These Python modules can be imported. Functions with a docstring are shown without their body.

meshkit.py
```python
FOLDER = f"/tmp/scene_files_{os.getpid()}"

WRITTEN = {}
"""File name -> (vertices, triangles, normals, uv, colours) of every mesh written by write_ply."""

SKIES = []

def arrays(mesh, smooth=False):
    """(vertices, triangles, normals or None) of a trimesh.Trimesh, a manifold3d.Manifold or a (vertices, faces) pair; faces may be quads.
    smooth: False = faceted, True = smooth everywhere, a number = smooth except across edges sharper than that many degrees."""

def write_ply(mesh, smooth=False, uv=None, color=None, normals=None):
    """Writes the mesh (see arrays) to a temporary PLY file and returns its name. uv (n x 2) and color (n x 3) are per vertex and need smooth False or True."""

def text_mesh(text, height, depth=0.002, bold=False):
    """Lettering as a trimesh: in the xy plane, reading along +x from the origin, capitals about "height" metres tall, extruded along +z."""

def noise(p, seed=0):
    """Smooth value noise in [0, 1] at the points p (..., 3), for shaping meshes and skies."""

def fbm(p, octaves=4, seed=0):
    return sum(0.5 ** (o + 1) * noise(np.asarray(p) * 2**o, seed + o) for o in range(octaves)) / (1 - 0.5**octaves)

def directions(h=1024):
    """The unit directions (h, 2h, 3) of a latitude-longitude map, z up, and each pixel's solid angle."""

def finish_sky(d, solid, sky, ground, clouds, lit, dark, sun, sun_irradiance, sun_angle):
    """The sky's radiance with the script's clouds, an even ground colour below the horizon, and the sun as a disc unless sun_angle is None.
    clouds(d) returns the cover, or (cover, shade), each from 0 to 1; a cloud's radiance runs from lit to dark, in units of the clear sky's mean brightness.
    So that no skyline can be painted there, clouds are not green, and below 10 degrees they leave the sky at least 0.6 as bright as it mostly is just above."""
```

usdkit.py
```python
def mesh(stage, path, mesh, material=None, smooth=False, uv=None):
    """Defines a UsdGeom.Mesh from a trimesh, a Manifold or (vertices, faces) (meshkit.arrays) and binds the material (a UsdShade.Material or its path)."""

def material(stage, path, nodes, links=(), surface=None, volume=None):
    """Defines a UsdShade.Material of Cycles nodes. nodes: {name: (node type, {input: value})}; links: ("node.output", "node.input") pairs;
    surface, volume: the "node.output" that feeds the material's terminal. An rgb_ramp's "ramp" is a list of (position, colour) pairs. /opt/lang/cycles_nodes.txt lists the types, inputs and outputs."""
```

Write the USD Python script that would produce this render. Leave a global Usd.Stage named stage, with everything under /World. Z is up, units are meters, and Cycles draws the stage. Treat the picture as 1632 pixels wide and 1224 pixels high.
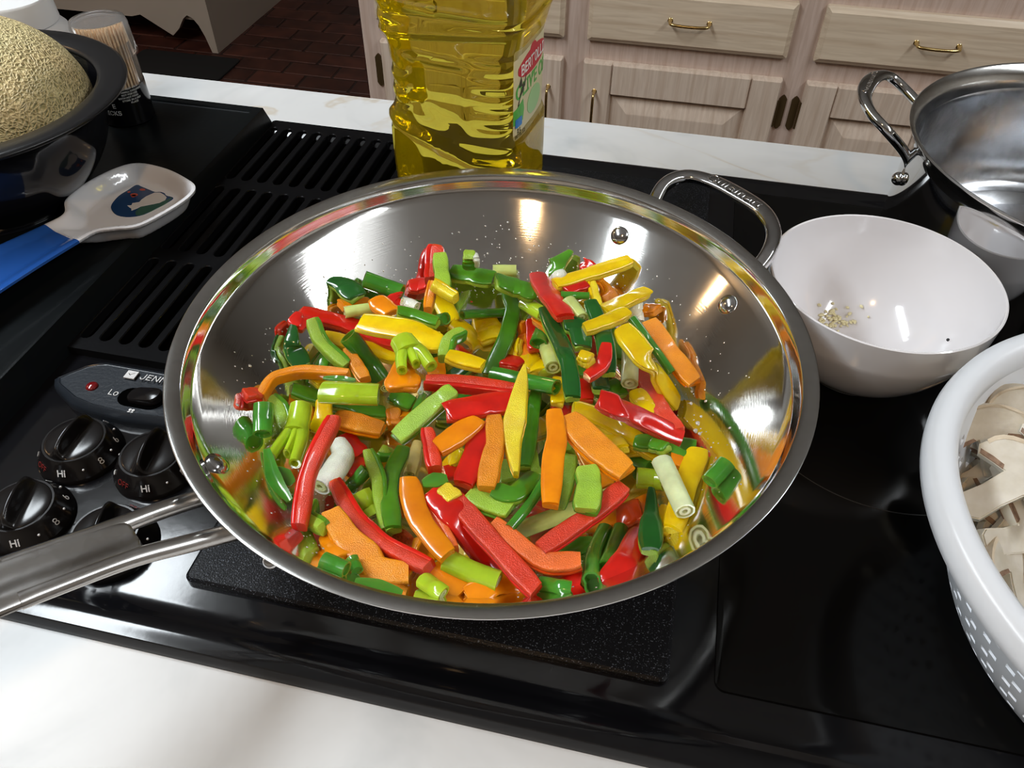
import math, random
import numpy as np, trimesh, usdkit, meshkit
from pxr import Usd, UsdGeom, UsdLux, UsdShade, Gf, Sdf
from shapely.geometry import Polygon, Point, LineString
from shapely import affinity
from scipy.spatial import Delaunay

stage = Usd.Stage.CreateInMemory()
UsdGeom.SetStageUpAxis(stage, UsdGeom.Tokens.z); UsdGeom.SetStageMetersPerUnit(stage, 1.0)
WORLD = UsdGeom.Xform.Define(stage, '/World'); stage.SetDefaultPrim(WORLD.GetPrim())
UsdGeom.Scope.Define(stage, '/World/Looks')
rad = math.radians

# ------------------------------------------------------------------ camera, lights, exposure
# counter top is z = 0, the floor z = -0.914; x to the right along the island, y away from the cook
FPX = 1263.0
ya, pi_, ro = rad(-12.06), rad(45.02), rad(0.66)
fw = np.array([math.sin(ya)*math.cos(pi_), math.cos(ya)*math.cos(pi_), -math.sin(pi_)])
rt = np.array([math.cos(ya), -math.sin(ya), 0.0]); up = np.cross(rt, fw)
rt, up = math.cos(ro)*rt + math.sin(ro)*up, -math.sin(ro)*rt + math.cos(ro)*up
cam = UsdGeom.Camera.Define(stage, '/World/camera')
cam.AddTransformOp().Set(Gf.Matrix4d(*rt, 0, *up, 0, *(-fw), 0, 0, 0, 0.4, 1))
cam.CreateHorizontalApertureAttr(36.0); cam.CreateVerticalApertureAttr(27.0)
cam.CreateFocalLengthAttr(36.0*FPX/1632.0); cam.CreateClippingRangeAttr(Gf.Vec2f(0.01, 50))
cam.CreateExposureAttr(-0.2)
CEIL = 1.6
def rect_light(name, x, y, sx, sy, power, col):
    l = UsdLux.RectLight.Define(stage, '/World/' + name)
    l.CreateWidthAttr(sx); l.CreateHeightAttr(sy); l.CreateIntensityAttr(power); l.CreateColorAttr(Gf.Vec3f(*col))
    l.AddTranslateOp().Set(Gf.Vec3d(x, y, CEIL - 0.22))
    k = UsdLux.RectLight.Define(stage, '/World/' + name + '_uplight')
    k.CreateWidthAttr(sx); k.CreateHeightAttr(sy); k.CreateIntensityAttr(power*.10); k.CreateColorAttr(Gf.Vec3f(*col))
    k.AddTranslateOp().Set(Gf.Vec3d(x, y, CEIL - 0.20)); k.AddRotateXOp().Set(180.0)
def bulb_light(name, x, y, r, power, col):
    l = UsdLux.DiskLight.Define(stage, '/World/' + name)
    l.CreateRadiusAttr(r); l.CreateIntensityAttr(power); l.CreateColorAttr(Gf.Vec3f(*col))
    l.AddTranslateOp().Set(Gf.Vec3d(x, y, CEIL - 0.02))
rect_light('fluorescent_light', -1.16, 0.22, 0.30, 1.5, 30.0, (0.88, 0.95, 1.0))
rect_light('fluorescent_light_001', 1.45, 0.30, 0.22, 1.5, 28.0, (0.93, 0.97, 1.0))
bulb_light('recessed_light', -0.20, -0.90, 0.07, 190.0, (1.0, 0.62, 0.30))
bulb_light('recessed_light_001', -2.9, 0.55, 0.07, 110.0, (1.0, 0.62, 0.30))

# ------------------------------------------------------------------ helpers
_names, _base = {}, {'/World': np.zeros(3)}
def numbered(parent, name):
    k = (parent, name); n = _names.get(k, 0); _names[k] = n + 1
    return f'{parent}/{name}' if n == 0 else f'{parent}/{name}_{n:03d}'
def tag(p, label=None, cat=None, group=None, kind=None):
    p = p.GetPrim() if hasattr(p, 'GetPrim') else p
    for k, v in (('label', label), ('category', cat), ('group', group), ('kind', kind)):
        if v: p.SetCustomDataByKey(k, v)
    return p
def thing(name, label, cat, loc=(0, 0, 0), group=None, kind=None):
    path = numbered('/World', name); x = UsdGeom.Xform.Define(stage, path)
    x.AddTranslateOp().Set(Gf.Vec3d(*map(float, loc))); _base[path] = np.asarray(loc, float)
    tag(x, label, cat, group, kind); return path
def obj(name, mesh, m, parent='/World', label=None, cat=None, group=None, kind=None, smooth=35):
    """one Mesh prim; the mesh is given in world coordinates"""
    path = numbered(parent, name)
    base = _base[parent]; v, f, n = meshkit.arrays(mesh, smooth)
    if parent == '/World':
        base = np.array([v[:, 0].mean(), v[:, 1].mean(), v[:, 2].min()])
    _base[path] = base
    tm = trimesh.Trimesh(v - base, f, process=False)
    ms = usdkit.mesh(stage, path, mesh=(v - base, f), material=m)
    if n is not None:
        from pxr import Vt
        ms.CreateNormalsAttr(Vt.Vec3fArray.FromNumpy(n.astype(np.float32))); ms.SetNormalsInterpolation('vertex')
    if parent == '/World': ms.AddTranslateOp().Set(Gf.Vec3d(*map(float, base)))
    tag(ms, label, cat, group, kind); return path
def copy_of(path, name, loc, rz, label, cat, group):
    p = numbered('/World', name); x = UsdGeom.Xform.Define(stage, p)
    x.AddTranslateOp().Set(Gf.Vec3d(*map(float, loc))); x.AddRotateZOp().Set(rz)
    return x, p
def cat_(ms): return trimesh.util.concatenate([m if isinstance(m, trimesh.Trimesh) else trimesh.Trimesh(*m, process=False) for m in ms])
def box(x0, x1, y0, y1, z0, z1):
    b = trimesh.creation.box((x1-x0, y1-y0, z1-z0)); b.apply_translation(((x0+x1)/2, (y0+y1)/2, (z0+z1)/2)); return b
def lathe(prof, cx, cy, n=96, closed=False):
    """revolve (r, z) points about a vertical axis"""
    prof = np.asarray(prof, float); k = len(prof); a = np.arange(n)*2*math.pi/n
    v = np.stack([cx + prof[:, 0][None]*np.cos(a)[:, None], cy + prof[:, 0][None]*np.sin(a)[:, None], np.broadcast_to(prof[:, 1], (n, k))], -1).reshape(-1, 3)
    f = []
    kk = k if closed else k-1
    for i in range(n):
        j = (i+1) % n
        for p in range(kk):
            q = (p+1) % k
            f.append((i*k+p, j*k+p, j*k+q)); f.append((i*k+p, j*k+q, i*k+q))
    m = trimesh.Trimesh(v, f, process=False); m.merge_vertices(); m.update_faces(m.nondegenerate_faces()); return m
def spline(P, n):
    P = np.array(P, float)
    if len(P) == 2: return P[0] + (P[1]-P[0])*np.linspace(0, 1, n)[:, None]
    Q = np.vstack([2*P[0]-P[1], P, 2*P[-1]-P[-2]]); out = []
    for t in np.linspace(0, len(P)-1-1e-9, n):
        i = int(t); u = t-i; a, b, c, d = Q[i:i+4]
        out.append(.5*(2*b+(c-a)*u+(2*a-5*b+4*c-d)*u*u+(3*b-a-3*c+d)*u**3))
    return np.array(out)
def frames(S, upv=(0, 0, 1)):
    T = np.gradient(S, axis=0); T /= np.linalg.norm(T, axis=1)[:, None] + 1e-12
    U = np.broadcast_to(np.asarray(upv, float), S.shape)
    B = np.cross(T, U); B /= np.linalg.norm(B, axis=1)[:, None] + 1e-9
    return T, B, np.cross(B, T)
def loft(rings, cap=True, closed=False):
    """skin of equally long closed rings, capped by fans"""
    R = np.asarray(rings, float); n, k, _ = R.shape; v = R.reshape(-1, 3); f = []
    for i in range(n if closed else n-1):
        a, b = i*k, ((i+1) % n)*k
        for p in range(k):
            q = (p+1) % k; f += [(a+p, a+q, b+q), (a+p, b+q, b+p)]
    if cap and not closed:
        v = np.vstack([v, R[0].mean(0), R[-1].mean(0)]); c0, c1 = len(v)-2, len(v)-1
        for p in range(k):
            q = (p+1) % k; f += [(c0, q, p), (c1, (n-1)*k+p, (n-1)*k+q)]
    m = trimesh.Trimesh(v, f, process=False)
    if m.volume < 0: m.invert()
    return m
def sweep(S, w, h, n=14, upv=(0, 0, 1), power=2.0, cap=True):
    """superelliptic tube along S; w, h full width and height (scalars or per point)"""
    S = np.asarray(S, float); T, B, N = frames(S, upv); w = np.broadcast_to(w, len(S)); h = np.broadcast_to(h, len(S))
    a = np.arange(n)*2*math.pi/n; ca, sa = np.cos(a), np.sin(a)
    ca = np.sign(ca)*abs(ca)**(2/power); sa = np.sign(sa)*abs(sa)**(2/power)
    return loft([S[i] + B[i]*(ca*w[i]/2)[:, None] + N[i]*(sa*h[i]/2)[:, None] for i in range(len(S))], cap)
def rrect(x0, x1, y0, y1, r, n=6):
    out = []
    for cx, cy, a0 in ((x1-r, y1-r, 0), (x0+r, y1-r, 90), (x0+r, y0+r, 180), (x1-r, y0+r, 270)):
        for k in range(n+1):
            a = rad(a0 + 90*k/n); out.append((cx + r*math.cos(a), cy + r*math.sin(a)))
    return np.array(out)
def rr_loft(x0, x1, y0, y1, r, steps, cap=True):
    """a rounded rectangle's outline carried through (inset, z) steps"""
    rings = []
    for ins, z in steps:
        p = rrect(x0+ins, x1-ins, y0+ins, y1-ins, max(r-ins, .0006)); rings.append(np.c_[p, np.full(len(p), z)])
    return loft(rings, cap)
def extrude(poly, z0, z1):
    m = trimesh.creation.extrude_polygon(poly if isinstance(poly, Polygon) else Polygon(poly), z1-z0, engine='earcut'); m.apply_translation((0, 0, z0)); return m
def sphere(c, r, sub=2, s=(1, 1, 1)):
    m = trimesh.creation.icosphere(subdivisions=sub, radius=1.0); m.apply_scale(np.array(s)*r); m.apply_translation(c); return m
def place(m, origin, ex, ey, ez):
    M = np.eye(4); M[:3, 0], M[:3, 1], M[:3, 2], M[:3, 3] = ex, ey, ez, origin
    m = m.copy(); m.apply_transform(M); return m
def unit(v): v = np.asarray(v, float); return v/np.linalg.norm(v)
def lettering(text, h, origin, ex, n, depth=.0004, bold=False, center=True):
    """raised lettering that reads along ex on a surface of normal n"""
    m = meshkit.text_mesh(text, h, depth, bold); ex = unit(ex); n = unit(n); ey = np.cross(n, ex)
    if center: m.apply_translation((-m.bounds[:, 0].mean(), -h/2, 0))
    return place(m, origin, ex, ey, n)
def MAT(name, nodes, links=(), surface='p.BSDF', volume=None):
    return usdkit.material(stage, '/World/Looks/' + name, nodes, links, surface, volume)
def plain(name, col, rough=.5, metal=0., coat=0., bump=None, spec=.4, sss=0., aniso=0., coat_rough=.03):
    pr = {'base_color': col, 'roughness': rough, 'metallic': metal, 'coat_weight': coat, 'coat_roughness': coat_rough, 'specular_ior_level': spec}
    if sss: pr.update(subsurface_weight=sss, subsurface_scale=.004, subsurface_radius=(1., .4, .15))
    nd, ln = {'p': ('principled_bsdf', pr)}, []
    if bump:
        sc, st, dist = bump
        nd['c'] = ('texture_coordinate', {}); nd['n'] = ('noise_texture', {'scale': sc, 'detail': 4.}); nd['b'] = ('bump', {'strength': st, 'distance': dist})
        ln += [('c.object', 'n.vector'), ('n.fac', 'b.height'), ('b.normal', 'p.normal')]
    return MAT(name, nd, ln)
def mottled(name, c1, c2, scale, rough=.4, stretch=(1, 1, 1), bump=0., bscale=None, coat=0., sss=0., ramp=(.35, .65), detail=4., bdist=.001, rnd=0., coat_rough=.05):
    nd = {'c': ('texture_coordinate', {}), 'm': ('mapping', {'scale': stretch}), 'n': ('noise_texture', {'scale': scale, 'detail': detail}),
          'r': ('rgb_ramp', {'ramp': [(ramp[0], c1), (ramp[1], c2)]}),
          'p': ('principled_bsdf', {'roughness': rough, 'coat_weight': coat, 'coat_roughness': coat_rough})}
    ln = [('c.object', 'm.vector'), ('m.vector', 'n.vector'), ('n.fac', 'r.fac')]
    if sss: nd['p'][1].update(subsurface_weight=sss, subsurface_scale=.004, subsurface_radius=(1., .4, .15))
    if rnd:
        nd['oi'] = ('object_info', {}); nd['mr'] = ('map_range', {'from_min': 0., 'from_max': 1., 'to_min': 1-rnd, 'to_max': 1+rnd})
        nd['h'] = ('hsv', {'hue': .5, 'saturation': 1., 'fac': 1.})
        ln += [('oi.random', 'mr.value'), ('mr.result', 'h.value'), ('r.color', 'h.color'), ('h.color', 'p.base_color')]
    else: ln.append(('r.color', 'p.base_color'))
    if bump:
        nd['n2'] = ('noise_texture', {'scale': bscale or scale, 'detail': 3.}); nd['b'] = ('bump', {'strength': bump, 'distance': bdist})
        ln += [('m.vector', 'n2.vector'), ('n2.fac', 'b.height'), ('b.normal', 'p.normal')]
    return MAT(name, nd, ln)
# ------------------------------------------------------------------ materials
def steel(name, col, rough, aniso=0., bumpscale=None, zstretch=None):
    nd = {'p': ('principled_bsdf', {'base_color': col, 'metallic': 1., 'roughness': rough, 'anisotropic': aniso}),
          'c': ('texture_coordinate', {}), 'n': ('noise_texture', {'scale': 30., 'detail': 5.}),
          'mr': ('map_range', {'from_min': .3, 'from_max': .7, 'to_min': rough*.75, 'to_max': rough*1.35})}
    ln = [('c.object', 'n.vector'), ('n.fac', 'mr.value'), ('mr.result', 'p.roughness')]
    if aniso:
        nd['t'] = ('tangent', {'direction_type': 'radial', 'axis': 'z'}); ln.append(('t.tangent', 'p.tangent'))
    if bumpscale:
        # circular brushing: fine noise over radius and height only
        nd['l'] = ('vector_math', {'math_type': 'multiply', 'vector2': (1., 1., 0.)})
        nd['l2'] = ('vector_math', {'math_type': 'length'}); nd['s'] = ('separate_xyz', {}); nd['cx'] = ('combine_xyz', {})
        nd['n2'] = ('noise_texture', {'scale': bumpscale, 'detail': 3.}); nd['b'] = ('bump', {'strength': .04, 'distance': .0004})
        ln += [('c.object', 'l.vector1'), ('l.vector', 'l2.vector1'), ('l2.value', 'cx.x'), ('c.object', 's.vector'), ('s.z', 'cx.y'),
               ('cx.vector', 'n2.vector'), ('n2.fac', 'b.height'), ('b.normal', 'p.normal')]
    return MAT(name, nd, ln)
M = {}
M['wok'] = steel('wok_steel', (.76, .75, .73), .065, .3, 900.)
M['rim'] = steel('polished_rim', (.66, .65, .63), .16)
M['mirror'] = steel('mirror_steel', (.60, .60, .60), .045)
M['pot_in'] = steel('pot_inside_steel', (.50, .51, .53), .22, .6, 900.)
M['handle'] = steel('handle_steel', (.62, .60, .58), .22)
M['chrome'] = steel('chrome', (.62, .62, .63), .10)
M['brass'] = steel('brass', (.62, .46, .20), .22)
M['hinge'] = plain('aged_brass', (.11, .07, .028), .45, .6)
M['gloss_black'] = plain('gloss_black_enamel', (.004, .004, .005), .11, spec=.5, bump=(55., .03, .002))
M['glass_black'] = plain('black_ceramic_glass', (.004, .004, .004), .13, spec=.22)
M['speckle'] = MAT('speckled_black', {'c': ('texture_coordinate', {}), 'n': ('noise_texture', {'scale': 1100., 'detail': 1.}),
    'r': ('rgb_ramp', {'ramp': [(.62, (.006, .006, .007)), (.72, (.10, .11, .13))]}), 'b': ('bump', {'strength': .3, 'distance': .0005}),
    'p': ('principled_bsdf', {'roughness': .32, 'specular_ior_level': .11})}, [('c.object', 'n.vector'), ('n.fac', 'r.fac'), ('r.color', 'p.base_color'), ('n.fac', 'b.height'), ('b.normal', 'p.normal')])
M['satin_black'] = plain('satin_black', (.004, .004, .0045), .32, spec=.08, bump=(350., .15, .0006))
M['knob_black'] = plain('knob_black', (.008, .007, .007), .17)
M['pad'] = plain('switch_pad_black', (.016, .020, .026), .27, bump=(420., .22, .0005))
M['print'] = plain('white_print', (.62, .62, .62), .5)
M['red_print'] = plain('red_print', (.16, .012, .01), .5)
M['red_lamp'] = plain('red_lamp', (.16, .004, .006), .12, coat=1.)
M['dark_slot'] = plain('dark_slot', (.001, .001, .001), .6, spec=0.)
M['soot'] = plain('cover_black', (.005, .006, .0065), .26, spec=.11, bump=(240., .16, .0008))
M['marble'] = MAT('white_laminate', {'c': ('texture_coordinate', {}), 'n': ('noise_texture', {'scale': 7., 'detail': 6., 'distortion': 1.2}),
    'r': ('rgb_ramp', {'ramp': [(.28, (.50, .51, .51)), (.44, (.61, .61, .605)), (.62, (.66, .66, .655))]}),
    'n2': ('noise_texture', {'scale': 2.6, 'detail': 5., 'distortion': 2.2}),
    'r2': ('rgb_ramp', {'ramp': [(.484, (0, 0, 0)), (.497, (1, 1, 1)), (.503, (1, 1, 1)), (.516, (0, 0, 0))]}),
    'n3': ('noise_texture', {'scale': 5., 'detail': 2.}), 'r3': ('rgb_ramp', {'ramp': [(.46, (0, 0, 0)), (.66, (.6, .6, .6))]}),
    'mu': ('mix_color', {'blend_type': 'multiply', 'fac': 1.}), 'bw': ('rgb_to_bw', {}),
    'x': ('mix_color', {'b': (.50, .42, .31)}), 'p': ('principled_bsdf', {'roughness': .36, 'specular_ior_level': .30})},
    [('c.object', 'n.vector'), ('n.fac', 'r.fac'), ('c.object', 'n2.vector'), ('n2.fac', 'r2.fac'), ('c.object', 'n3.vector'), ('n3.fac', 'r3.fac'),
     ('r2.color', 'mu.a'), ('r3.color', 'mu.b'), ('mu.result', 'bw.color'), ('bw.val', 'x.fac'), ('r.color', 'x.a'), ('x.result', 'p.base_color')])
def wood(name, stretch, c1, c2):
    return MAT(name, {'c': ('texture_coordinate', {}), 'm': ('mapping', {'scale': stretch}), 'n': ('noise_texture', {'scale': 1., 'detail': 5., 'distortion': 1.0}),
        'w': ('wave_texture', {'wave_type': 'bands', 'bands_direction': 'z' if stretch[0] < stretch[2] else 'x', 'scale': .09, 'distortion': 9., 'detail': 2., 'detail_scale': .35}),
        'r': ('rgb_ramp', {'ramp': [(.36, c1), (.60, c2)]}), 'r2': ('rgb_ramp', {'ramp': [(.0, (.90, .86, .83)), (.22, (1, 1, 1))]}),
        'mu': ('mix_color', {'blend_type': 'multiply', 'fac': .8}), 'b': ('bump', {'strength': .25, 'distance': .0006}),
        'p': ('principled_bsdf', {'roughness': .42})},
        [('c.object', 'm.vector'), ('m.vector', 'n.vector'), ('n.fac', 'r.fac'), ('m.vector', 'w.vector'), ('w.fac', 'r2.fac'), ('r.color', 'mu.a'), ('r2.color', 'mu.b'),
         ('mu.result', 'p.base_color'), ('n.fac', 'b.height'), ('b.normal', 'p.normal')])
M['wood_h'] = wood('pickled_oak_across', (7., 60., 110.), (.60, .48, .35), (.69, .57, .43))
M['wood_v'] = wood('pickled_oak_upright', (110., 60., 7.), (.58, .46, .365), (.67, .55, .45))
M['frame_wood'] = wood('pickled_oak_frame', (110., 60., 9.), (.52, .39, .32), (.59, .46, .39))
M['brick'] = mottled('red_floor_brick', (.045, .012, .008), (.085, .024, .014), 14., .5, rnd=.35, bump=.3, bscale=120.)
M['mortar'] = plain('dark_mortar', (.030, .016, .012), .85)
M['wall'] = plain('cream_wall', (.70, .66, .60), .8)
M['ceiling'] = plain('white_ceiling', (.84, .83, .81), .85)
M['white_paint'] = plain('warm_white_paint', (.46, .38, .31), .5)
M['black_mat'] = plain('black_rug', (.008, .007, .007), .9)
M['dark_side'] = plain('island_side', (.42, .34, .27), .5)

# ------------------------------------------------------------------ the room
floor = thing('floor', 'dark red brick kitchen floor laid in running bond', None, (0, 0, -.93), kind='structure')
stage.GetPrimAtPath(floor).ClearCustomDataByKey('category')
obj('mortar_bed', box(-3.3, 3.0, -2.5, 4.6, -.93, -.918), M['mortar'], floor)
rng = random.Random(11)
BL, BW = .196, .094
for j in range(22):
    y0 = 1.72 + j*(BW + .008)
    for i in range(18):
        x0 = -2.52 + i*(BL + .008) + (j % 2)*(BL + .008)/2
        if x0 + BL > -.66: continue
        if x0 < -2.32 - .0*j and y0 < 2.3: continue
        t = rng.uniform(-.0012, .0012)
        obj('brick', rr_loft(x0, x0+BL, y0, y0+BW, .006, [(0, -.9195), (0, -.9165+t), (.0025, -.914+t)]), M['brick'], floor)
obj('ceiling', box(-3.3, 3.0, -2.5, 4.6, CEIL, CEIL+.05), M['ceiling'], label='plain white kitchen ceiling', kind='structure')
obj('wall_back', box(-3.3, 3.0, 4.6, 4.7, -.93, CEIL), M['wall'], label='cream back wall', kind='structure')
obj('wall_front', box(-3.3, 3.0, -2.6, -2.5, -.93, CEIL), M['wall'], label='cream wall behind the cook', kind='structure')
obj('wall_left', box(-3.4, -3.3, -2.6, 4.7, -.93, CEIL), M['wall'], label='cream left wall', kind='structure')
obj('wall_right', box(3.0, 3.1, -2.6, 4.7, -.93, CEIL), M['wall'], label='cream right wall', kind='structure')

# white cupboard at the far left with scalloped feet, on the bricks
cb = thing('cupboard', 'warm white cupboard with a scalloped foot standing on the brick floor', 'cupboard', (-2.35, 3.2, -.914))
cx0, cx1, cy0, cy1 = -2.9, -1.82, 2.84, 3.9
obj('body', box(cx0, cx1-.021, cy0+.023, cy1, -.80, .1), M['white_paint'], cb)
apron = Polygon([(cx1, -.914), (cx1, .1), (cx0, .1), (cx0, -.914), (cx0+.10, -.914), (cx0+.14, -.86), (cx0+.2, -.80),
                 (-2.16, -.80), (-2.12, -.79), (-2.06, -.825), (-2.0, -.86), (-1.965, -.83), (-1.935, -.79), (-1.915, -.775), (-1.893, -.785), (-1.875, -.81), (-1.86, -.85), (-1.845, -.914)])
ap = extrude(apron, 0, .022); obj('scalloped_apron', place(ap, (0, cy0+.022, 0), (1, 0, 0), (0, 0, 1), (0, -1, 0)), M['white_paint'], cb)
obj('side_panel', box(cx1-.0205, cx1, cy0+.0225, cy1, -.914, .1), M['white_paint'], cb)
obj('floor_mat', rr_loft(-2.12, -1.70, 1.95, 2.80, .02, [(0, -.9135), (0, -.908), (.004, -.906)]), M['black_mat'],
    label='black mat on the brick floor in front of the white cupboard', cat='mat')

# ------------------------------------------------------------------ base cabinets across the aisle
YF = 1.75; KS = 1.75/1.8
cz = lambda z: .4 + z*KS
def panel_rect(x0, x1, z0, z1, r, steps):
    """rounded slab on the cabinet face: steps are (inset, depth towards the cook)"""
    m = rr_loft(x0, x1, z0, z1, r, [(a, b) for a, b in steps])
    return place(m, (0, YF, 0), (1, 0, 0), (0, 0, 1), (0, -1, 0))
def pull(par, xa, xb, z, vertical=False, label=None):
    if not vertical: P = [(xa, YF-.018, z), (xa, YF-.030, z), (xa+.006, YF-.040, z-.001), ((xa+xb)/2, YF-.042, z-.002), (xb-.006, YF-.040, z-.001), (xb, YF-.030, z), (xb, YF-.018, z)]
    else: P = [(xa, YF-.018, z), (xa, YF-.030, z), (xa, YF-.040, z-.006), (xa, YF-.042, z-.04), (xa, YF-.040, z-.074), (xa, YF-.030, z-.08), (xa, YF-.018, z-.08)]
    S = spline(P, 40); w = np.full(40, .0065); w[:5] = w[-5:] = .0085
    ends = [sphere(P[0], .0065, 2, (1, .5, 1)), sphere(P[-1], .0065, 2, (1, .5, 1))]
    return obj('handle', cat_([sweep(S, w, w, 10, (0.3, .2, 1) if not vertical else (1, .2, .1))] + ends), M['brass'], par)
def drawer(par, x0, x1, z0, z1, hx):
    d = obj('drawer', panel_rect(x0, x1, z0, z1, .004, [(0, 0), (0, .011), (.004, .0135), (.010, .0195)]), M['wood_h'], par)
    pull(d, hx-.040, hx+.040, (z0+z1)/2+.003)
def door(par, x0, x1, z0, z1, hinge, handle):
    d = obj('door', cat_([panel_rect(x0, x0+.066, z0, z1, .003, [(0, 0), (0, .012), (.004, .0195)]), panel_rect(x1-.066, x1, z0, z1, .003, [(0, 0), (0, .012), (.004, .0195)]),
        panel_rect(x0+.064, x1-.064, z1-.072, z1, .003, [(0, 0), (0, .012), (.004, .0192)]), panel_rect(x0+.064, x1-.064, z0, z0+.072, .003, [(0, 0), (0, .012), (.004, .0192)])]), M['wood_v'], par)
    obj('raised_panel', panel_rect(x0+.062, x1-.062, z0+.070, z1-.068, .004, [(0, .002), (.005, .003), (.010, .005), (.042, .0165), (.046, .017)]), M['wood_v'], d)
    hx = x0 if hinge == 'l' else x1
    for zz in (z1-.075, z0+.075):
        prof = Polygon([(-.008, -.03), (-.004, -.036), (0, -.039), (.004, -.036), (.008, -.03), (.008, .03), (.004, .036), (0, .039), (-.004, .036), (-.008, .03)])
        h = extrude(prof, 0, .004); o = -.010 if hinge == 'l' else .010
        obj('hinge', cat_([place(h, (hx + o*1.1, YF-.0005, zz), (1, 0, 0), (0, 0, 1), (0, -1, 0)), sweep(np.array([(hx, YF-.012, zz-.03), (hx, YF-.012, zz+.03)]), .006, .006, 8, (0, 1, 0))]), M['hinge'], d)
    pull(d, (x1-.030) if handle == 'r' else (x0+.030), 0, z1-.065, True)
ZD0, ZD1, ZT = cz(-.707), cz(-.592), cz(-.752)
def cabinet(label, x0, x1, drawers, doors, stiles, endp):
    c = thing('base_cabinet', label, 'cabinet', ((x0+x1)/2, YF+.3, -.914))
    obj('carcass', box(x0, x1, YF+.02, YF+.58, -.80, .02), M['frame_wood'], c)
    obj('face_frame', cat_([box(a, b, YF, YF+.02, -.80, .02) for a, b in stiles] + [box(x0, x1, YF+.0005, YF+.02, ZD0-.05, ZD0-.0), box(x0, x1, YF+.0005, YF+.02, ZD1-.01, .02), box(x0, x1, YF+.0005, YF+.02, -.80, -.76)]), M['frame_wood'], c)
    obj('toe_kick', box(x0, x1, YF+.07, YF+.5, -.914, -.80), M['dark_side'], c)
    obj('cabinet_top', box(x0-(.01 if endp else 0), x1, YF-.025, YF+.6, .02, .055), M['marble'], c)
    for a in drawers: drawer(c, a[0], a[1], ZD0, ZD1, a[2])
    for a in doors: door(c, a[0], a[1], -.77, ZT, a[2], a[3])
k = KS
cabinet('pale pickled oak double door base cabinet behind the oil bottle', -.758*k, .241*k, [(-.716*k, -.272*k, -.49*k), (-.220*k, .213*k, -.002)],
        [(-.712*k, -.271*k, 'l', 'r'), (-.224*k, .218*k, 'r', 'l')], [(-.758*k, -.705*k), (-.279*k, -.214*k), (.205*k, .241*k)], True)
cabinet('pale pickled oak base cabinet behind the tall steel pot at right', .241*k, 1.26*k, [(.268*k, .728*k, .498*k), (.78*k, 1.22*k, 1.0*k)],
        [(.268*k, .728*k, 'l', 'r'), (.78*k, 1.22*k, 'r', 'l')], [(.241*k, .277*k), (.715*k, .79*k), (1.21*k, 1.26*k)], False)

# ------------------------------------------------------------------ island and cooktop
isl = thing('kitchen_island', 'white marbled island counter holding the black cooktop', 'counter', (0, .4, -.914))
obj('worktop', rr_loft(-1.7, 1.7, .02, .798, .012, [(.004, -.036), (0, -.032), (0, -.004), (.0012, -.0012), (.004, 0)]), M['marble'], isl)
obj('base', box(-1.66, 1.66, .06, .76, -.914, -.036), M['dark_side'], isl)

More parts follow.
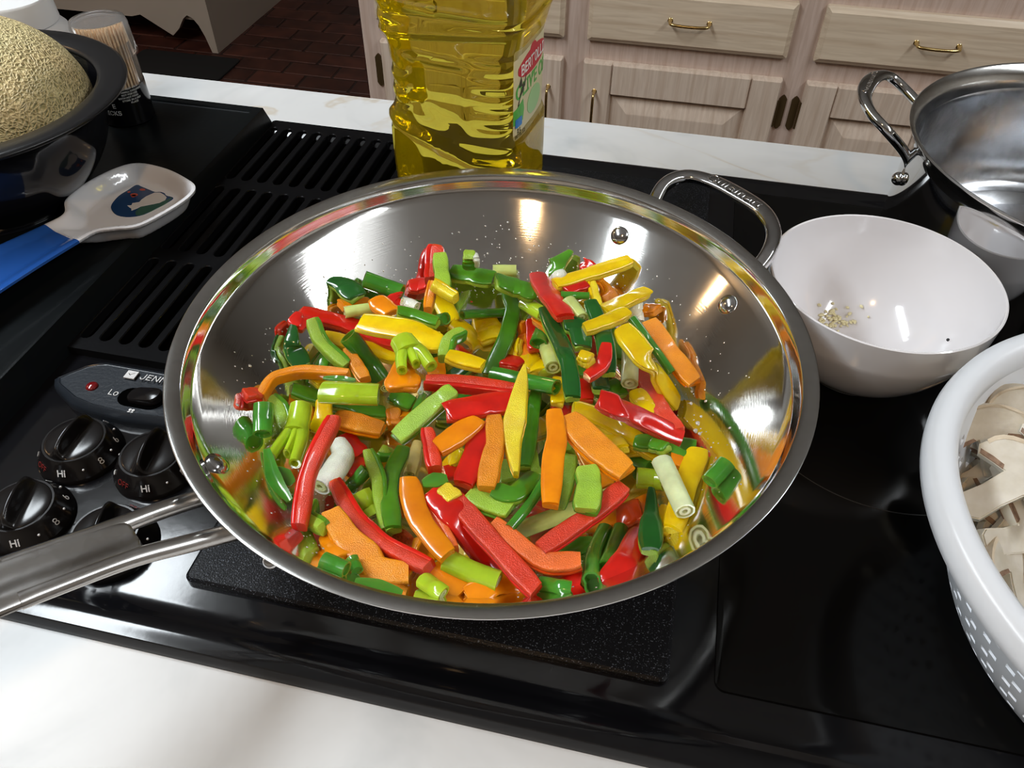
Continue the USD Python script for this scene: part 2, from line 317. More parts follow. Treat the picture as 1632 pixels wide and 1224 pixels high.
ct = thing('cooktop', 'black built-in cooktop with knobs, vent grille and glass hob sections', 'cooktop', (-.18, .43, 0))
Z0 = .003
obj('frame', rr_loft(-.748, .39, .1505, .7065, .012, [(0, .0003), (.0006, .004), (.003, .0075), (.007, .0088), (.012, .0086), (.018, .0066), (.023, Z0), (.03, Z0)]), M['gloss_black'], ct)
obj('hob_panel', rr_loft(-.2285, .0425, .1915, .684, .005, [(0, Z0-.001), (0, Z0+.0032), (.0018, Z0+.0045)]), M['speckle'], ct)
obj('hob_panel', rr_loft(.0655, .368, .1945, .684, .006, [(0, Z0-.001), (.0005, Z0+.0012), (.004, Z0+.0016)]), M['glass_black'], ct)
obj('burner_ring', lathe([(.0905, Z0+.0016), (.0905, Z0+.0018), (.0912, Z0+.0018), (.0912, Z0+.0016)], .168, .4215, 96, True), plain('ring_print', (.05, .05, .05), .4), ct)
# left bay: griddle cover with a raised edge
gcv = thing('griddle_cover', 'black griddle cover with a raised edge under the bowl and spoon rest', 'cooktop cover', (-.563, .444, Z0))
obj('cover_plate', rr_loft(-.722, -.4045, .19, .6985, .004, [(0, Z0-.001), (0, .012), (.005, .0275), (.007, .028), (.0135, .0278), (.0145, .0262), (.0155, .0262)]), M['soot'], gcv)
# vent grille: one casting with capsule shaped slots
def capsule(xc, y0, y1, w, n=7):
    r = w/2; a = np.linspace(0, math.pi, n)
    return np.vstack([np.c_[xc + r*np.cos(a), y1-r + r*np.sin(a)], np.c_[xc - r*np.cos(a), y0+r - r*np.sin(a)]])
slots = []
for y0, y1 in ((.357, .459), (.471, .574), (.586, .690)):
    for i in range(10):
        slots.append((-.3985 + i*.0158, y0, y1))
zt = Z0 + .007
outer = rrect(-.4035-.003, -.2435+.003, .346, .7035, .004, 4)
top = Polygon(outer, [capsule(x, a, b, .0105) for x, a, b in slots])
tv, tf = trimesh.creation.triangulate_polygon(top, engine='earcut')
parts = [trimesh.Trimesh(np.c_[tv, np.full(len(tv), zt)], tf, process=False)]
for x, a, b in slots:
    rings = [np.c_[capsule(x, a, b, .0105), np.full(14, zt)], np.c_[capsule(x, a+.0007, b-.0007, .0091), np.full(14, zt-.0007)], np.c_[capsule(x, a+.0007, b-.0007, .0091), np.full(14, Z0)]]
    m = loft(rings, False); m.invert(); parts.append(m)
parts.append(loft([np.c_[outer, np.full(len(outer), z)] for z in (Z0-.001, zt)], False))
g = cat_(parts); g.merge_vertices()
obj('vent_grille', g, M['satin_black'], smooth=30, label='black slotted vent grille between the griddle cover and the pan', cat='vent grille')
obj('vent_opening', box(-.402, -.245, .35, .70, Z0-.0008, Z0+.0004), M['dark_slot'], ct)
# switch pad
pad_out = np.array([(-.3925, .3135), (-.3885, .3195), (-.3795, .3310), (-.3725, .3355), (-.3660, .3375), (-.2830, .3375), (-.2765, .3355), (-.2695, .3310), (-.2605, .3195), (-.2565, .3135), (-.2600, .3080), (-.2800, .2965), (-.2960, .2925), (-.3245, .2905), (-.3530, .2925), (-.3690, .2965), (-.3890, .3080)])
def inset_loft(out, steps):
    pc = out.mean(0); rings = []
    for s, z in steps:
        q = Polygon(out).buffer(-s, join_style=2); rings.append(np.c_[pc + (out-pc)*(1 - s/.035*np.array([.45, 1.0])), np.full(len(out), z)])
    return loft(rings)
sp = obj('switch_pad', inset_loft(pad_out, [(0, Z0-.001), (0, Z0+.004), (.001, Z0+.0075), (.006, Z0+.0105), (.0068, Z0+.0098), (.0075, Z0+.0096)]), M['pad'], ct)
zp = Z0 + .0097
rk = np.array([capsule(0, -.0165, .0165, .0165, 9)[:, 1], capsule(0, -.0165, .0165, .0165, 9)[:, 0]]).T + (-.3215, .3085)
obj('switch_recess', loft([np.c_[rk, np.full(len(rk), z)] for z in (zp-.001, zp+.0004)]), M['dark_slot'], sp)
rc = rk.mean(0)
obj('rocker_switch', loft([np.c_[rc + (.003, .001) + (rk-rc)*s, np.full(len(rk), z) + (rk[:, 0]-rc[0])*.12] for s, z in ((.78, zp), (.78, zp+.0035), (.70, zp+.0048), (.4, zp+.0054))]), M['knob_black'], sp)
obj('indicator_lamp', sphere((-.3605, .3115, zp), .0042, 3, (1, 1, .55)), M['red_lamp'], sp, label='round dark red indicator lamp')
lg = [lettering('Lo', .0048, (-.3425, .3095, zp), (1, 0, 0), (0, 0, 1), .0003)]
for a in range(4):
    c, s = math.cos(rad(45+90*a)), math.sin(rad(45+90*a)); lg.append(sphere((-.322+c*.0016, .2965+s*.0016, zp+.0002), .0011, 1, (1, 1, .3)))
lg.append(lettering('JENN-AIR', .0056, (-.3125, .3265, Z0+.0112), (1, 0, 0), (0, .10, 1), .0003))
obj('lettering', cat_(lg), M['print'], sp)
e = Polygon([(-.3435, .3232), (-.3355, .3232), (-.3355, .3302), (-.3435, .3302)], [[(-.3418, .3272), (-.3400, .3258), (-.3372, .3284), (-.3375, .3288), (-.3400, .3266), (-.3416, .3277)]])
obj('logo_tile', extrude(e, Z0+.0104, Z0+.0114), M['print'], sp)

# knobs
def knob_meshes():
    sk = lathe([(0, Z0), (.0262, Z0), (.0262, Z0+.002), (.0255, Z0+.0035), (.0205, Z0+.0125), (.0195, Z0+.0140), (.0190, Z0+.0146), (0, Z0+.0146)], 0, 0, 64)
    g = trimesh.creation.icosphere(subdivisions=4, radius=1.0)
    v = g.vertices; pinch = 1 - .0*np.abs(v[:, 0]); ridge = np.exp(-(v[:, 0]/.17)**2)
    g.vertices = np.c_[v[:, 0]*.0178, v[:, 1]*.0178, Z0+.0142 + np.maximum(v[:, 2], 0)**.6*(.0022 + .0098*ridge)]
    tx, rd = [], []
    for a, t in ((-80, 'Hi'), (-20, '8'), (25, '6'), (75, '4'), (125, '2'), (-150, '6')):
        n = unit((math.cos(rad(a))*.87, math.sin(rad(a))*.87, .5)); p = np.array((math.cos(rad(a))*.0231, math.sin(rad(a))*.0231, Z0+.0083))
        tx.append(lettering(t, .0042, p, (-math.sin(rad(a)), math.cos(rad(a)), 0), n, .0003, t == 'Hi'))
    for a in (-48, 3, 50, 100, 150, 175):
        p = np.array((math.cos(rad(a))*.0231, math.sin(rad(a))*.0231, Z0+.0083)); tx.append(sphere(p, .0008, 1))
    a = -118; n = unit((math.cos(rad(a))*.87, math.sin(rad(a))*.87, .5)); p = np.array((math.cos(rad(a))*.0231, math.sin(rad(a))*.0231, Z0+.0083))
    rd.append(lettering('OFF', .0036, p, (-math.sin(rad(a)), math.cos(rad(a)), 0), n, .0003))
    return sk, g, cat_(tx), cat_(rd)
KN = [(-.3400, .2632, 0, 'black hob control knob nearest the red lamp, back left of the four'), (-.2865, .2635, 8, 'black hob control knob back right of the four, beside the steel pan rim'),
      (-.3405, .2105, 14, 'black hob control knob front left of the four, cut by the photo edge'), (-.2815, .2050, -165, 'black hob control knob partly hidden under the steel pan handle')]
first = None
for x, y, r, lb in KN:
    path = numbered('/World', 'control_knob'); xf = UsdGeom.Xform.Define(stage, path); _base[path] = np.zeros(3)
    xf.AddTranslateOp().Set(Gf.Vec3d(x, y, 0)); xf.AddRotateZOp().Set(float(r)); tag(xf, lb, 'knob', 'hob control knobs')
    if first is None:
        first = path; sk, g, tx, rd = knob_meshes(); obj('skirt', sk, M['knob_black'], path, smooth=25); obj('grip', g, M['knob_black'], path, smooth=True)
        obj('numerals', tx, M['print'], path); obj('off_mark', rd, M['red_print'], path, label='dark red OFF lettering')
    else:
        xf.GetPrim().GetReferences().AddInternalReference(first); xf.GetPrim().SetInstanceable(True)
# ------------------------------------------------------------------ the big steel pan
CX, CY = -.0824, .3335
def wz(r): return .0085 + .0785*max((r-.07)/.0995, 0)**1.55
inner = [(0, .0085), (.04, .0085), (.065, .0085)] + [(r, wz(r)) for r in np.linspace(.07, .1695, 26)] + [(.1702, .0893), (.1715, .0945), (.1722, .0975)]
outer_ = [(.1740, .0935), (.1728, .0890)] + [(r+.0022, wz(r)-.0022) for r in np.linspace(.168, .078, 20)] + [(.072, .0055), (.068, Z0+.0046), (0, Z0+.0046)]
lip = [(.1728, .0984), (.1745, .0994), (.1775, .1000), (.1800, .1004), (.1810, .1000), (.1811, .0994), (.1800, .0990), (.1770, .0982), (.1745, .0965)]
pan = thing('stir_fry_pan', 'large round stainless steel stir-fry pan full of sliced vegetables on the hob', 'pan', (CX, CY, Z0))
body = lathe(inner + lip[:1] + lip[-1:] + outer_, CX, CY, 160)
obj('pan_body', body, M['wok'], pan, smooth=40)
obj('rim', lathe(lip + [(.1735, .0960), (.1724, .0972)], CX, CY, 160, True), M['rim'], pan, smooth=40)
def polar(az, r, z): return np.array((CX + r*math.cos(rad(az)), CY + r*math.sin(rad(az)), z))
HZ = -126.5
hd = np.array((math.cos(rad(HZ)), math.sin(rad(HZ)), 0)); hs = np.array((-hd[1], hd[0], 0))
def hp(r, s, z): return np.array((CX, CY, 0)) + hd*r + hs*s + np.array((0, 0, z))
prof = [(.163, .0730), (.175, .0800), (.195, .0885), (.22, .0975), (.26, .1090), (.31, .1215), (.36, .1330), (.41, .1430)]
rails = []
for s in (-1, 1):
    S = spline([hp(r, s*(.0140 - .0035*max(0, min(1, (r-.18)/.04))), z) for r, z in prof[:5]], 30); rails.append(sweep(S, .0088, np.linspace(.0095, .0080, 30), 14))
def handle_ring(r, z, wf):
    q = np.array([(s, .0046*(1-abs(s)**5) - .0019*math.exp(-(s/.42)**2)) for s in np.linspace(-1, 1, 19)] + [(s, -.0044*(1-abs(s)**4)) for s in np.linspace(.9, -.9, 11)])
    return [hp(r, x*.0152*wf, z + y) for x, y in q]
rz = np.array([(.211, .0945), (.2125, .0950), (.216, .0962), (.22, .0975), (.235, .1020), (.26, .1090), (.31, .1215), (.36, .1330), (.405, .1420), (.412, .1432), (.415, .1436)])
rails.append(loft([handle_ring(r, z, wf) for (r, z), wf in zip(rz, (.55, .78, .92, .97, 1, 1, 1.02, 1.04, 1.05, .9, .6))]))
handle = obj('long_handle', cat_(rails), M['handle'], pan, smooth=45, label='long forked brushed steel handle')
HP = [(-.0065, .4966, .090), (-.0003, .5169, .098), (.0132, .5298, .1000), (.0314, .527, .1005), (.0518, .5128, .1005), (.0691, .4948, .1000), (.076, .4732, .0985), (.073, .452, .096), (.0655, .4386, .089)]
S = spline([(-.0095, .4900, .085)] + HP + [(.062, .432, .084)], 60)
u = np.linspace(0, 1, 60); wd = .0098 + .0045*np.exp(-((u-.5)/.17)**2); ht = .0092 - .0022*np.exp(-((u-.5)/.2)**2)
hh = obj('helper_handle', sweep(S, wd, ht, 18, power=2.4), M['chrome'], pan, smooth=50, label='polished loop handle with raised lettering')
p0, p1 = np.array(HP[3]), np.array(HP[5]); ex = unit(p1-p0)
obj('lettering', lettering('Cuisinart', .0085, (p0+p1)/2 + np.array((-.0010, .0015, .00335)), ex, (0, 0, 1), .0006), M['handle'], hh)
def rivet(az, r):
    z = wz(r); sl = (wz(r+.002)-wz(r-.002))/.004; n = unit((-sl*math.cos(rad(az)), -sl*math.sin(rad(az)), 1)); m = sphere((0, 0, 0), .0066, 3, (1, 1, .5))
    ex = unit(np.cross(n, (0, 0, 1))); obj('rivet', place(m, polar(az, r, z) + n*.0002, ex, np.cross(n, ex), n), M['chrome'], pan, smooth=True)
rivet(69, .1590); rivet(32.6, .1596); rivet(-136.9, .1640)
obj('handle_bolt', sphere(polar(-111.5, .176, .0885), .0042, 3, (1, 1, .9)), M['chrome'], pan)
# cooking juice in the bottom of the pan
M['juice'] = MAT('cooking_juice', {'t': ('transparent_bsdf', {'color': (.90, .80, .52)}), 'g': ('glossy_bsdf', {'color': (1, 1, 1), 'roughness': .04}), 'f': ('fresnel', {'IOR': 1.36}), 'x': ('mix_closure', {})},
    [('f.fac', 'x.fac'), ('t.BSDF', 'x.closure1'), ('g.BSDF', 'x.closure2')], 'x.closure')
jr = .07 + .0995*((.0185-.0085)/.0785)**(1/1.55)
obj('cooking_juice', lathe([(0, .0186), (jr*.5, .0186), (jr-.002, .0186), (jr+.0015, .0194)], CX, CY, 96), M['juice'], label='thin layer of clear cooking juice under the vegetables in the pan', cat='juice', kind='stuff')
M['bubble'] = plain('juice_bubble', (.55, .50, .40), .08, coat=1., spec=.8)
bl = []
for az, dr, s in ((2.0, .0, .0017), (.3, .0022, .0013), (4.5, .0012, .0016), (-1.5, -.0012, .0012), (6.5, .003, .001), (13, -.001, .0012), (17, .001, .001), (20, .001, .0009)):
    bl.append(sphere(polar(az, .125 + dr, wz(.125 + dr)), s, 2, (1, 1, .6)))
obj('juice_bubbles', cat_(bl), M['bubble'], pan, kind='stuff', label='small foam bubbles at the edge of the juice')
# fine oil droplets spat on the pan wall
M['drop'] = plain('oil_droplet', (.62, .60, .55), .08, .6, coat=1.)
rg = np.random.RandomState(5); dm = []
tet = trimesh.creation.icosphere(subdivisions=1, radius=1.0); tv0, tf0 = np.array(tet.vertices), np.array(tet.faces); V, F = [], []
for i in range(2600):
    az = rg.uniform(0, 360)
    dens = meshkit.noise(np.array([[math.cos(rad(az))*2.2, math.sin(rad(az))*2.2, 1.3]]), 4)[0]
    r = .112 + .050*rg.beta(1.3, 2.4)
    if rg.uniform() > dens**1.2*1.4: continue
    s = rg.uniform(.00026, .00062)*(1.7 if rg.uniform() < .06 else 1)
    sl = (wz(r+.002)-wz(r-.002))/.004; n = unit((-sl*math.cos(rad(az)), -sl*math.sin(rad(az)), 1)); ex = unit(np.cross(n, (0, 0, 1))); ey = np.cross(n, ex)
    p = polar(az, r, wz(r)); V.append(p + (tv0[:, :1]*ex + tv0[:, 1:2]*ey*1.15 + tv0[:, 2:]*n*.5)*s); F.append(tf0 + len(tv0)*(len(V)-1))
obj('oil_droplets', trimesh.Trimesh(np.vstack(V), np.vstack(F), process=False), M['drop'], pan, kind='stuff', label='fine oil droplets on the pan wall')

# ------------------------------------------------------------------ the vegetables
COL = {'r': ((.62, .012, .006), (.66, .036, .010)), 'R': ((.70, .065, .006), (.78, .13, .020)), 'o': ((.92, .225, .002), (.90, .26, .006)), 'y': ((.92, .53, .002), (.92, .62, .02)),
       'g': ((.065, .235, .012), (.29, .47, .035)), 'G': ((.012, .085, .012), (.27, .45, .04)), 'd': ((.040, .215, .018), (.14, .36, .03)), 'l': ((.37, .54, .020), (.48, .62, .08)), 'p': ((.58, .66, .20), (.66, .72, .32)), 'W': ((.70, .76, .42), (.78, .80, .50)), 'w': ((.82, .81, .62), (.85, .83, .68))}
VN = {'r': 'red', 'R': 'orange_red', 'o': 'orange', 'y': 'yellow', 'g': 'green', 'G': 'deep_green', 'd': 'dark_green', 'l': 'light_green', 'p': 'pale', 'w': 'white', 'W': 'white_green'}
VS, VF = {}, {}
for c_, (a, b) in COL.items():
    v1 = tuple(x*.82 for x in a); v2 = tuple(min(x*1.15, .9) for x in a)
    VS[c_] = mottled(VN[c_] + '_skin', v1, v2, 55., .17, bump=.12, bscale=160., coat=.45, sss=.2, rnd=.12, bdist=.001)
    VF[c_] = mottled(VN[c_] + '_flesh', tuple(x*.86 for x in b), tuple(min(x*1.1, .9) for x in b), 90., .22, bump=.8, bscale=1500., coat=.4, sss=.2, rnd=.08, bdist=.0006, coat_rough=.08)
VEG = [
([[-0.0706, 0.3334, 0.0114], [-0.0558, 0.3446, 0.0114], [-0.041, 0.3557, 0.0114]], 0.01211, 0.0058, 's', 'y', 0, "low yellow pepper strip glimpsed between upper pieces, in the heap's middle", None),
([[-0.0471, 0.3096, 0.0114], [-0.0422, 0.3285, 0.0114], [-0.0372, 0.3473, 0.0114]], 0.01273, 0.0058, 's', 'g', 0, "low green pepper strip glimpsed between upper pieces, in the heap's middle", None),
([[-0.0712, 0.4029, 0.0176], [-0.0813, 0.4073, 0.02], [-0.0914, 0.4116, 0.0191]], 0.01061, 0.0058, 's', 'o', 0, "low orange pepper strip glimpsed between upper pieces, partway to the heap's back edge, nearer one", None),
([[-0.0701, 0.4025, 0.025], [-0.0738, 0.4152, 0.0263], [-0.0775, 0.428, 0.0299]], 0.00958, 0.0058, 's', 'r', 0, "low red pepper strip seen between upper pieces, partway to the heap's back edge", None),
([[-0.0648, 0.3547, 0.0114], [-0.0605, 0.3641, 0.0114], [-0.0563, 0.3735, 0.0114]], 0.01146, 0.0058, 's', 'G', 0, "low dark green pepper strip glimpsed between upper pieces, in the heap's middle, third from left", None),
([[-0.1996, 0.3284, 0.0378], [-0.1988, 0.3423, 0.0429], [-0.1979, 0.3561, 0.0429]], 0.00941, 0.0058, 's', 'g', 0, "low green pepper strip glimpsed between upper pieces, at the heap's back left edge", None),
([[-0.0026, 0.2947, 0.0173], [-0.0146, 0.3124, 0.0163], [-0.0267, 0.3301, 0.0165]], 0.01019, 0.0058, 's', 'o', 0, "low orange pepper strip glimpsed between upper pieces, partway to the heap's right edge", None),
([[-0.0675, 0.4011, 0.0331], [-0.0676, 0.4191, 0.0292], [-0.0678, 0.437, 0.028]], 0.01225, 0.008, 't', 'd', 0, "low dark green spring onion seen between upper pieces, partway to the heap's back edge", None),
([[-0.1284, 0.367, 0.0119], [-0.1189, 0.3751, 0.0173], [-0.1095, 0.3833, 0.0245]], 0.01093, 0.0058, 's', 'G', 0, "low dark green pepper strip glimpsed between upper pieces, in the heap's middle, second from left", None),
([[-0.012, 0.3248, 0.0213], [0.0094, 0.325, 0.0308], [0.0307, 0.3251, 0.0427]], 0.0122, 0.0058, 's', 'y', 0, "low yellow pepper strip glimpsed between upper pieces, partway to the heap's right edge", None),
([[-0.1035, 0.2884, 0.0186], [-0.0838, 0.2991, 0.0149], [-0.0642, 0.3099, 0.0117]], 0.0096, 0.0058, 's', 'r', 0, "low red pepper strip glimpsed between upper pieces, in the heap's middle, left one", None),
([[-0.013, 0.2648, 0.0237], [0.0052, 0.2738, 0.0292], [0.0234, 0.2829, 0.0357]], 0.01163, 0.0058, 's', 'o', 0, "low orange pepper strip seen between upper pieces, at the heap's front right edge", None),
([[-0.0527, 0.4052, 0.0378], [-0.063, 0.4148, 0.038], [-0.0734, 0.4243, 0.0366]], 0.01068, 0.0058, 's', 'o', 0, "low orange pepper strip glimpsed between upper pieces, partway to the heap's back edge, farther one", None),
([[-0.0483, 0.3548, 0.0178], [-0.0304, 0.359, 0.0144], [-0.0125, 0.3632, 0.0127]], 0.01259, 0.0058, 's', 'r', 0, "low red pepper strip glimpsed between upper pieces, in the heap's middle, right one", None),
([[-0.1308, 0.4091, 0.0325], [-0.1416, 0.4234, 0.0357], [-0.1525, 0.4377, 0.0428]], 0.01296, 0.0058, 's', 'y', 0, "low yellow pepper strip seen between upper pieces, partway to the heap's back edge", None),
([[0.0071, 0.3204, 0.0396], [0.0249, 0.3212, 0.0429], [0.0427, 0.322, 0.0429]], 0.01072, 0.0058, 's', 'g', 0, "low green pepper strip seen between upper pieces, partway to the heap's right edge", None),
([[-0.0675, 0.3923, 0.0131], [-0.0545, 0.3959, 0.0183], [-0.0414, 0.3994, 0.0274]], 0.0098, 0.008, 't', 'l', 0, "low light green spring onion glimpsed between upper pieces, in the heap's middle", None),
([[-0.1288, 0.3633, 0.0182], [-0.1332, 0.3734, 0.0173], [-0.1376, 0.3836, 0.0188]], 0.01241, 0.0058, 's', 'o', 0, "low orange pepper strip seen between upper pieces, partway to the heap's back edge", None),
([[-0.141, 0.3248, 0.0185], [-0.1453, 0.3358, 0.0144], [-0.1496, 0.3468, 0.0117]], 0.01151, 0.0058, 's', 'o', 0, "low orange pepper strip glimpsed between upper pieces, partway to the heap's left edge", None),
([[-0.1244, 0.3405, 0.0117], [-0.1078, 0.3415, 0.0142], [-0.0911, 0.3425, 0.018]], 0.01096, 0.0058, 's', 'G', 0, "low dark green pepper strip glimpsed between upper pieces, in the heap's middle, first from left", None),
([[-0.1076, 0.1699, 0.0839], [-0.1004, 0.1701, 0.0828], [-0.0968, 0.1703, 0.082], [-0.0933, 0.1706, 0.0811], [-0.086, 0.1707, 0.0801]], 0.00643, 0.0022, 'l', 'd', 0, "dark green spring onion leaf crosswise half buried, at the heap's front left edge", None),
([[-0.1678, 0.4274, 0.045], [-0.163, 0.429, 0.0454], [-0.1606, 0.4297, 0.0456], [-0.1578, 0.4296, 0.0466], [-0.1522, 0.4287, 0.049]], 0.01454, 0.0058, 's', 'r', 0, "short red pepper strip crosswise half buried, at the heap's back left edge", None),
([[-0.2014, 0.3832, 0.0569], [-0.1973, 0.3891, 0.0537], [-0.1954, 0.3924, 0.0518], [-0.1935, 0.3958, 0.0497], [-0.1891, 0.4017, 0.0466]], 0.01146, 0.0058, 's', 'o', 0, "orange pepper strip crosswise half buried, at the heap's back left edge", None),
([[-0.1974, 0.3789, 0.0546], [-0.1912, 0.3832, 0.0538], [-0.1879, 0.385, 0.0537], [-0.1847, 0.387, 0.0534], [-0.1788, 0.3922, 0.0517]], 0.00897, 0.0072, 't', 'p', 0, "pale green spring onion crosswise half buried, at the heap's back left edge", None),
([[-0.2221, 0.3549, 0.0654], [-0.2182, 0.3534, 0.0646], [-0.2167, 0.3534, 0.0634], [-0.2153, 0.3535, 0.0623], [-0.212, 0.353, 0.0605]], 0.01114, 0.0058, 's', 'r', 0, "short red pepper strip slanting right half buried, at the heap's back left edge", None),
([[-0.203, 0.3547, 0.0523], [-0.1865, 0.3565, 0.0484], [-0.1791, 0.3588, 0.0448], [-0.172, 0.3618, 0.0403], [-0.1565, 0.3649, 0.0339]], 0.01224, 0.0058, 's', 'y', 0, "long yellow pepper strip crosswise half buried, partway to the heap's back left edge", None),
([[-0.221, 0.2819, 0.0655], [-0.2191, 0.2841, 0.0641], [-0.2185, 0.2857, 0.0628], [-0.2178, 0.2873, 0.0615], [-0.2162, 0.29, 0.0595]], 0.01053, 0.0058, 'f', 'r', 0, "short red pepper strip crosswise half buried, at the heap's left edge", None),
([[-0.2056, 0.3006, 0.0459], [-0.201, 0.301, 0.0422], [-0.1988, 0.3011, 0.0403], [-0.1965, 0.3014, 0.0384], [-0.1917, 0.3014, 0.035]], 0.01034, 0.0058, 's', 'o', 0, "orange pepper strip slanting right half buried, at the heap's left edge", None),
([[-0.1859, 0.2431, 0.0536], [-0.1822, 0.2417, 0.0521], [-0.1804, 0.2411, 0.0511], [-0.1786, 0.2405, 0.0502], [-0.1749, 0.2391, 0.0487]], 0.00857, 0.0022, 'l', 'd', 0, "short dark green spring onion leaf slanting right half buried, at the heap's front left edge", None),
([[-0.174, 0.2972, 0.0233], [-0.1688, 0.2945, 0.0214], [-0.1663, 0.2932, 0.0204], [-0.1638, 0.2918, 0.0194], [-0.1586, 0.2888, 0.018]], 0.01686, 0.0058, 's', 'r', 0, "short red pepper strip slanting right half buried, partway to the heap's left edge", None),
([[-0.1545, 0.2634, 0.0344], [-0.1528, 0.267, 0.0343], [-0.152, 0.2688, 0.0343], [-0.1514, 0.2711, 0.0335], [-0.1506, 0.2763, 0.0314]], 0.01087, 0.0058, 's', 'r', 0, "short red pepper strip slanting left half buried, partway to the heap's left edge", None),
([[-0.1551, 0.3397, 0.0239], [-0.1501, 0.3401, 0.0215], [-0.147, 0.339, 0.0218], [-0.144, 0.338, 0.0219], [-0.1388, 0.338, 0.02]], 0.01191, 0.0058, 's', 'g', 0, "short green pepper strip crosswise half buried, partway to the heap's left edge", None),
([[-0.1236, 0.3902, 0.026], [-0.1192, 0.3929, 0.0214], [-0.1172, 0.395, 0.0184], [-0.1151, 0.3972, 0.0152], [-0.1101, 0.3985, 0.0118]], 0.0126, 0.0058, 's', 'r', 0, "short red pepper strip crosswise half buried, partway to the heap's back edge", None),
([[-0.1446, 0.4475, 0.0361], [-0.1418, 0.4485, 0.0347], [-0.1404, 0.4489, 0.034], [-0.1389, 0.4493, 0.0334], [-0.1361, 0.4503, 0.032]], 0.01726, 0.0058, 's', 'r', 0, "short red pepper strip crosswise half buried, at the heap's back edge", None),
([[-0.1256, 0.4572, 0.0309], [-0.1196, 0.4572, 0.0297], [-0.1166, 0.4574, 0.0289], [-0.1136, 0.4576, 0.0281], [-0.1076, 0.4574, 0.027]], 0.0159, 0.0058, 's', 'g', 0, "short green pepper strip crosswise half buried, at the heap's back edge", None),
([[-0.1231, 0.4315, 0.0785], [-0.1218, 0.4265, 0.0785], [-0.1219, 0.4266, 0.0765], [-0.1227, 0.4292, 0.0727], [-0.1237, 0.4325, 0.0663]], 0.00933, 0.0058, 'f', 'g', 0, "short green pepper strip lengthwise half buried, at the heap's back edge", None),
([[-0.1182, 0.4297, 0.0796], [-0.1169, 0.4256, 0.0796], [-0.1169, 0.4259, 0.0779], [-0.1171, 0.4272, 0.0753], [-0.1176, 0.4297, 0.0703]], 0.00488, 0.0039, 'w', 'w', 0, "short white spring onion chunk lengthwise half buried, at the heap's back edge", None),
([[-0.044, 0.4392, 0.0437], [-0.0411, 0.4358, 0.0473], [-0.0398, 0.4355, 0.048], [-0.0385, 0.4352, 0.0486], [-0.0359, 0.4354, 0.0493]], 0.0089, 0.0058, 's', 'y', 0, "short yellow pepper strip crosswise half buried, at the heap's back right edge", None),
([[0.0256, 0.3125, 0.0487], [0.0295, 0.3108, 0.0487], [0.0314, 0.31, 0.0487], [0.0334, 0.3093, 0.0485], [0.0373, 0.3079, 0.0483]], 0.0064, 0.0058, 's', 'g', 0, "short green pepper strip slanting right half buried, at the heap's right edge", None),
([[-0.0683, 0.3014, 0.0253], [-0.0669, 0.2974, 0.0232], [-0.0661, 0.2952, 0.0226], [-0.0652, 0.2925, 0.0226], [-0.0635, 0.2872, 0.0226]], 0.01024, 0.0058, 'f', 'g', 0, "short green pepper strip lengthwise half buried, in the heap's middle", None),
([[-0.1202, 0.2601, 0.0282], [-0.1179, 0.2575, 0.0261], [-0.1169, 0.2567, 0.0243], [-0.1158, 0.2555, 0.0232], [-0.1132, 0.2523, 0.0219]], 0.0111, 0.0058, 's', 'o', 0, "short orange pepper strip lengthwise half buried, partway to the heap's front left edge", None),
([[-0.2204, 0.4013, 0.0609], [-0.2103, 0.4005, 0.0609], [-0.2052, 0.3992, 0.0609], [-0.2001, 0.3963, 0.0609], [-0.191, 0.3905, 0.0594]], 0.01634, 0.0058, 's', 'G', 1, 'dark green pepper tip lying alone on bare steel behind the heap', None),
([[-0.1927, 0.4073, 0.0623], [-0.1845, 0.409, 0.0585], [-0.1804, 0.4098, 0.0566], [-0.1762, 0.4106, 0.0548], [-0.1668, 0.4098, 0.0532]], 0.01305, 0.0104, 't', 'd', 0, 'dark green spring onion tube propped on the back wall, left of the upright red strip', None),
([[-0.1546, 0.4533, 0.0636], [-0.1529, 0.4442, 0.0605], [-0.1523, 0.4406, 0.0582], [-0.1514, 0.436, 0.0569], [-0.1489, 0.4247, 0.0559]], 0.01344, 0.0075, 'c', 'r', 0, 'red pepper strip standing upright against the back wall of the pan', None),
([[-0.2227, 0.3674, 0.0592], [-0.2034, 0.3728, 0.0518], [-0.193, 0.3741, 0.0486], [-0.182, 0.3742, 0.0453], [-0.1585, 0.3704, 0.041]], 0.01241, 0.0058, 's', 'r', 0, 'long red pepper strip at the far left back pointing at the pan wall', None),
([[-0.2188, 0.3483, 0.0631], [-0.2159, 0.3381, 0.0612], [-0.2154, 0.336, 0.0576], [-0.2135, 0.3343, 0.0538], [-0.2064, 0.3286, 0.049]], 0.01294, 0.0058, 's', 'G', 1, 'dark green pepper tip resting on the left wall of the pan', None),
([[-0.1844, 0.3495, 0.0487], [-0.1775, 0.3415, 0.0487], [-0.1744, 0.3382, 0.048], [-0.1717, 0.3356, 0.0467], [-0.1653, 0.3286, 0.046]], 0.00877, 0.0058, 'f', 'o', 0, "orange pepper strip slanting right, partway to the heap's back left edge", None),
([[-0.2049, 0.3065, 0.05], [-0.1891, 0.3122, 0.0396], [-0.1817, 0.3166, 0.033], [-0.1737, 0.3213, 0.0267], [-0.1548, 0.3274, 0.0189]], 0.01128, 0.0058, 's', 'g', 0, "long green pepper strip crosswise, partway to the heap's left edge", None),
([[-0.212, 0.2936, 0.0537], [-0.2063, 0.291, 0.051], [-0.2036, 0.289, 0.0496], [-0.2011, 0.2858, 0.0482], [-0.196, 0.2774, 0.0464]], 0.00993, 0.0075, 'c', 'g', 0, "green pepper strip slanting right, at the heap's left edge", None),
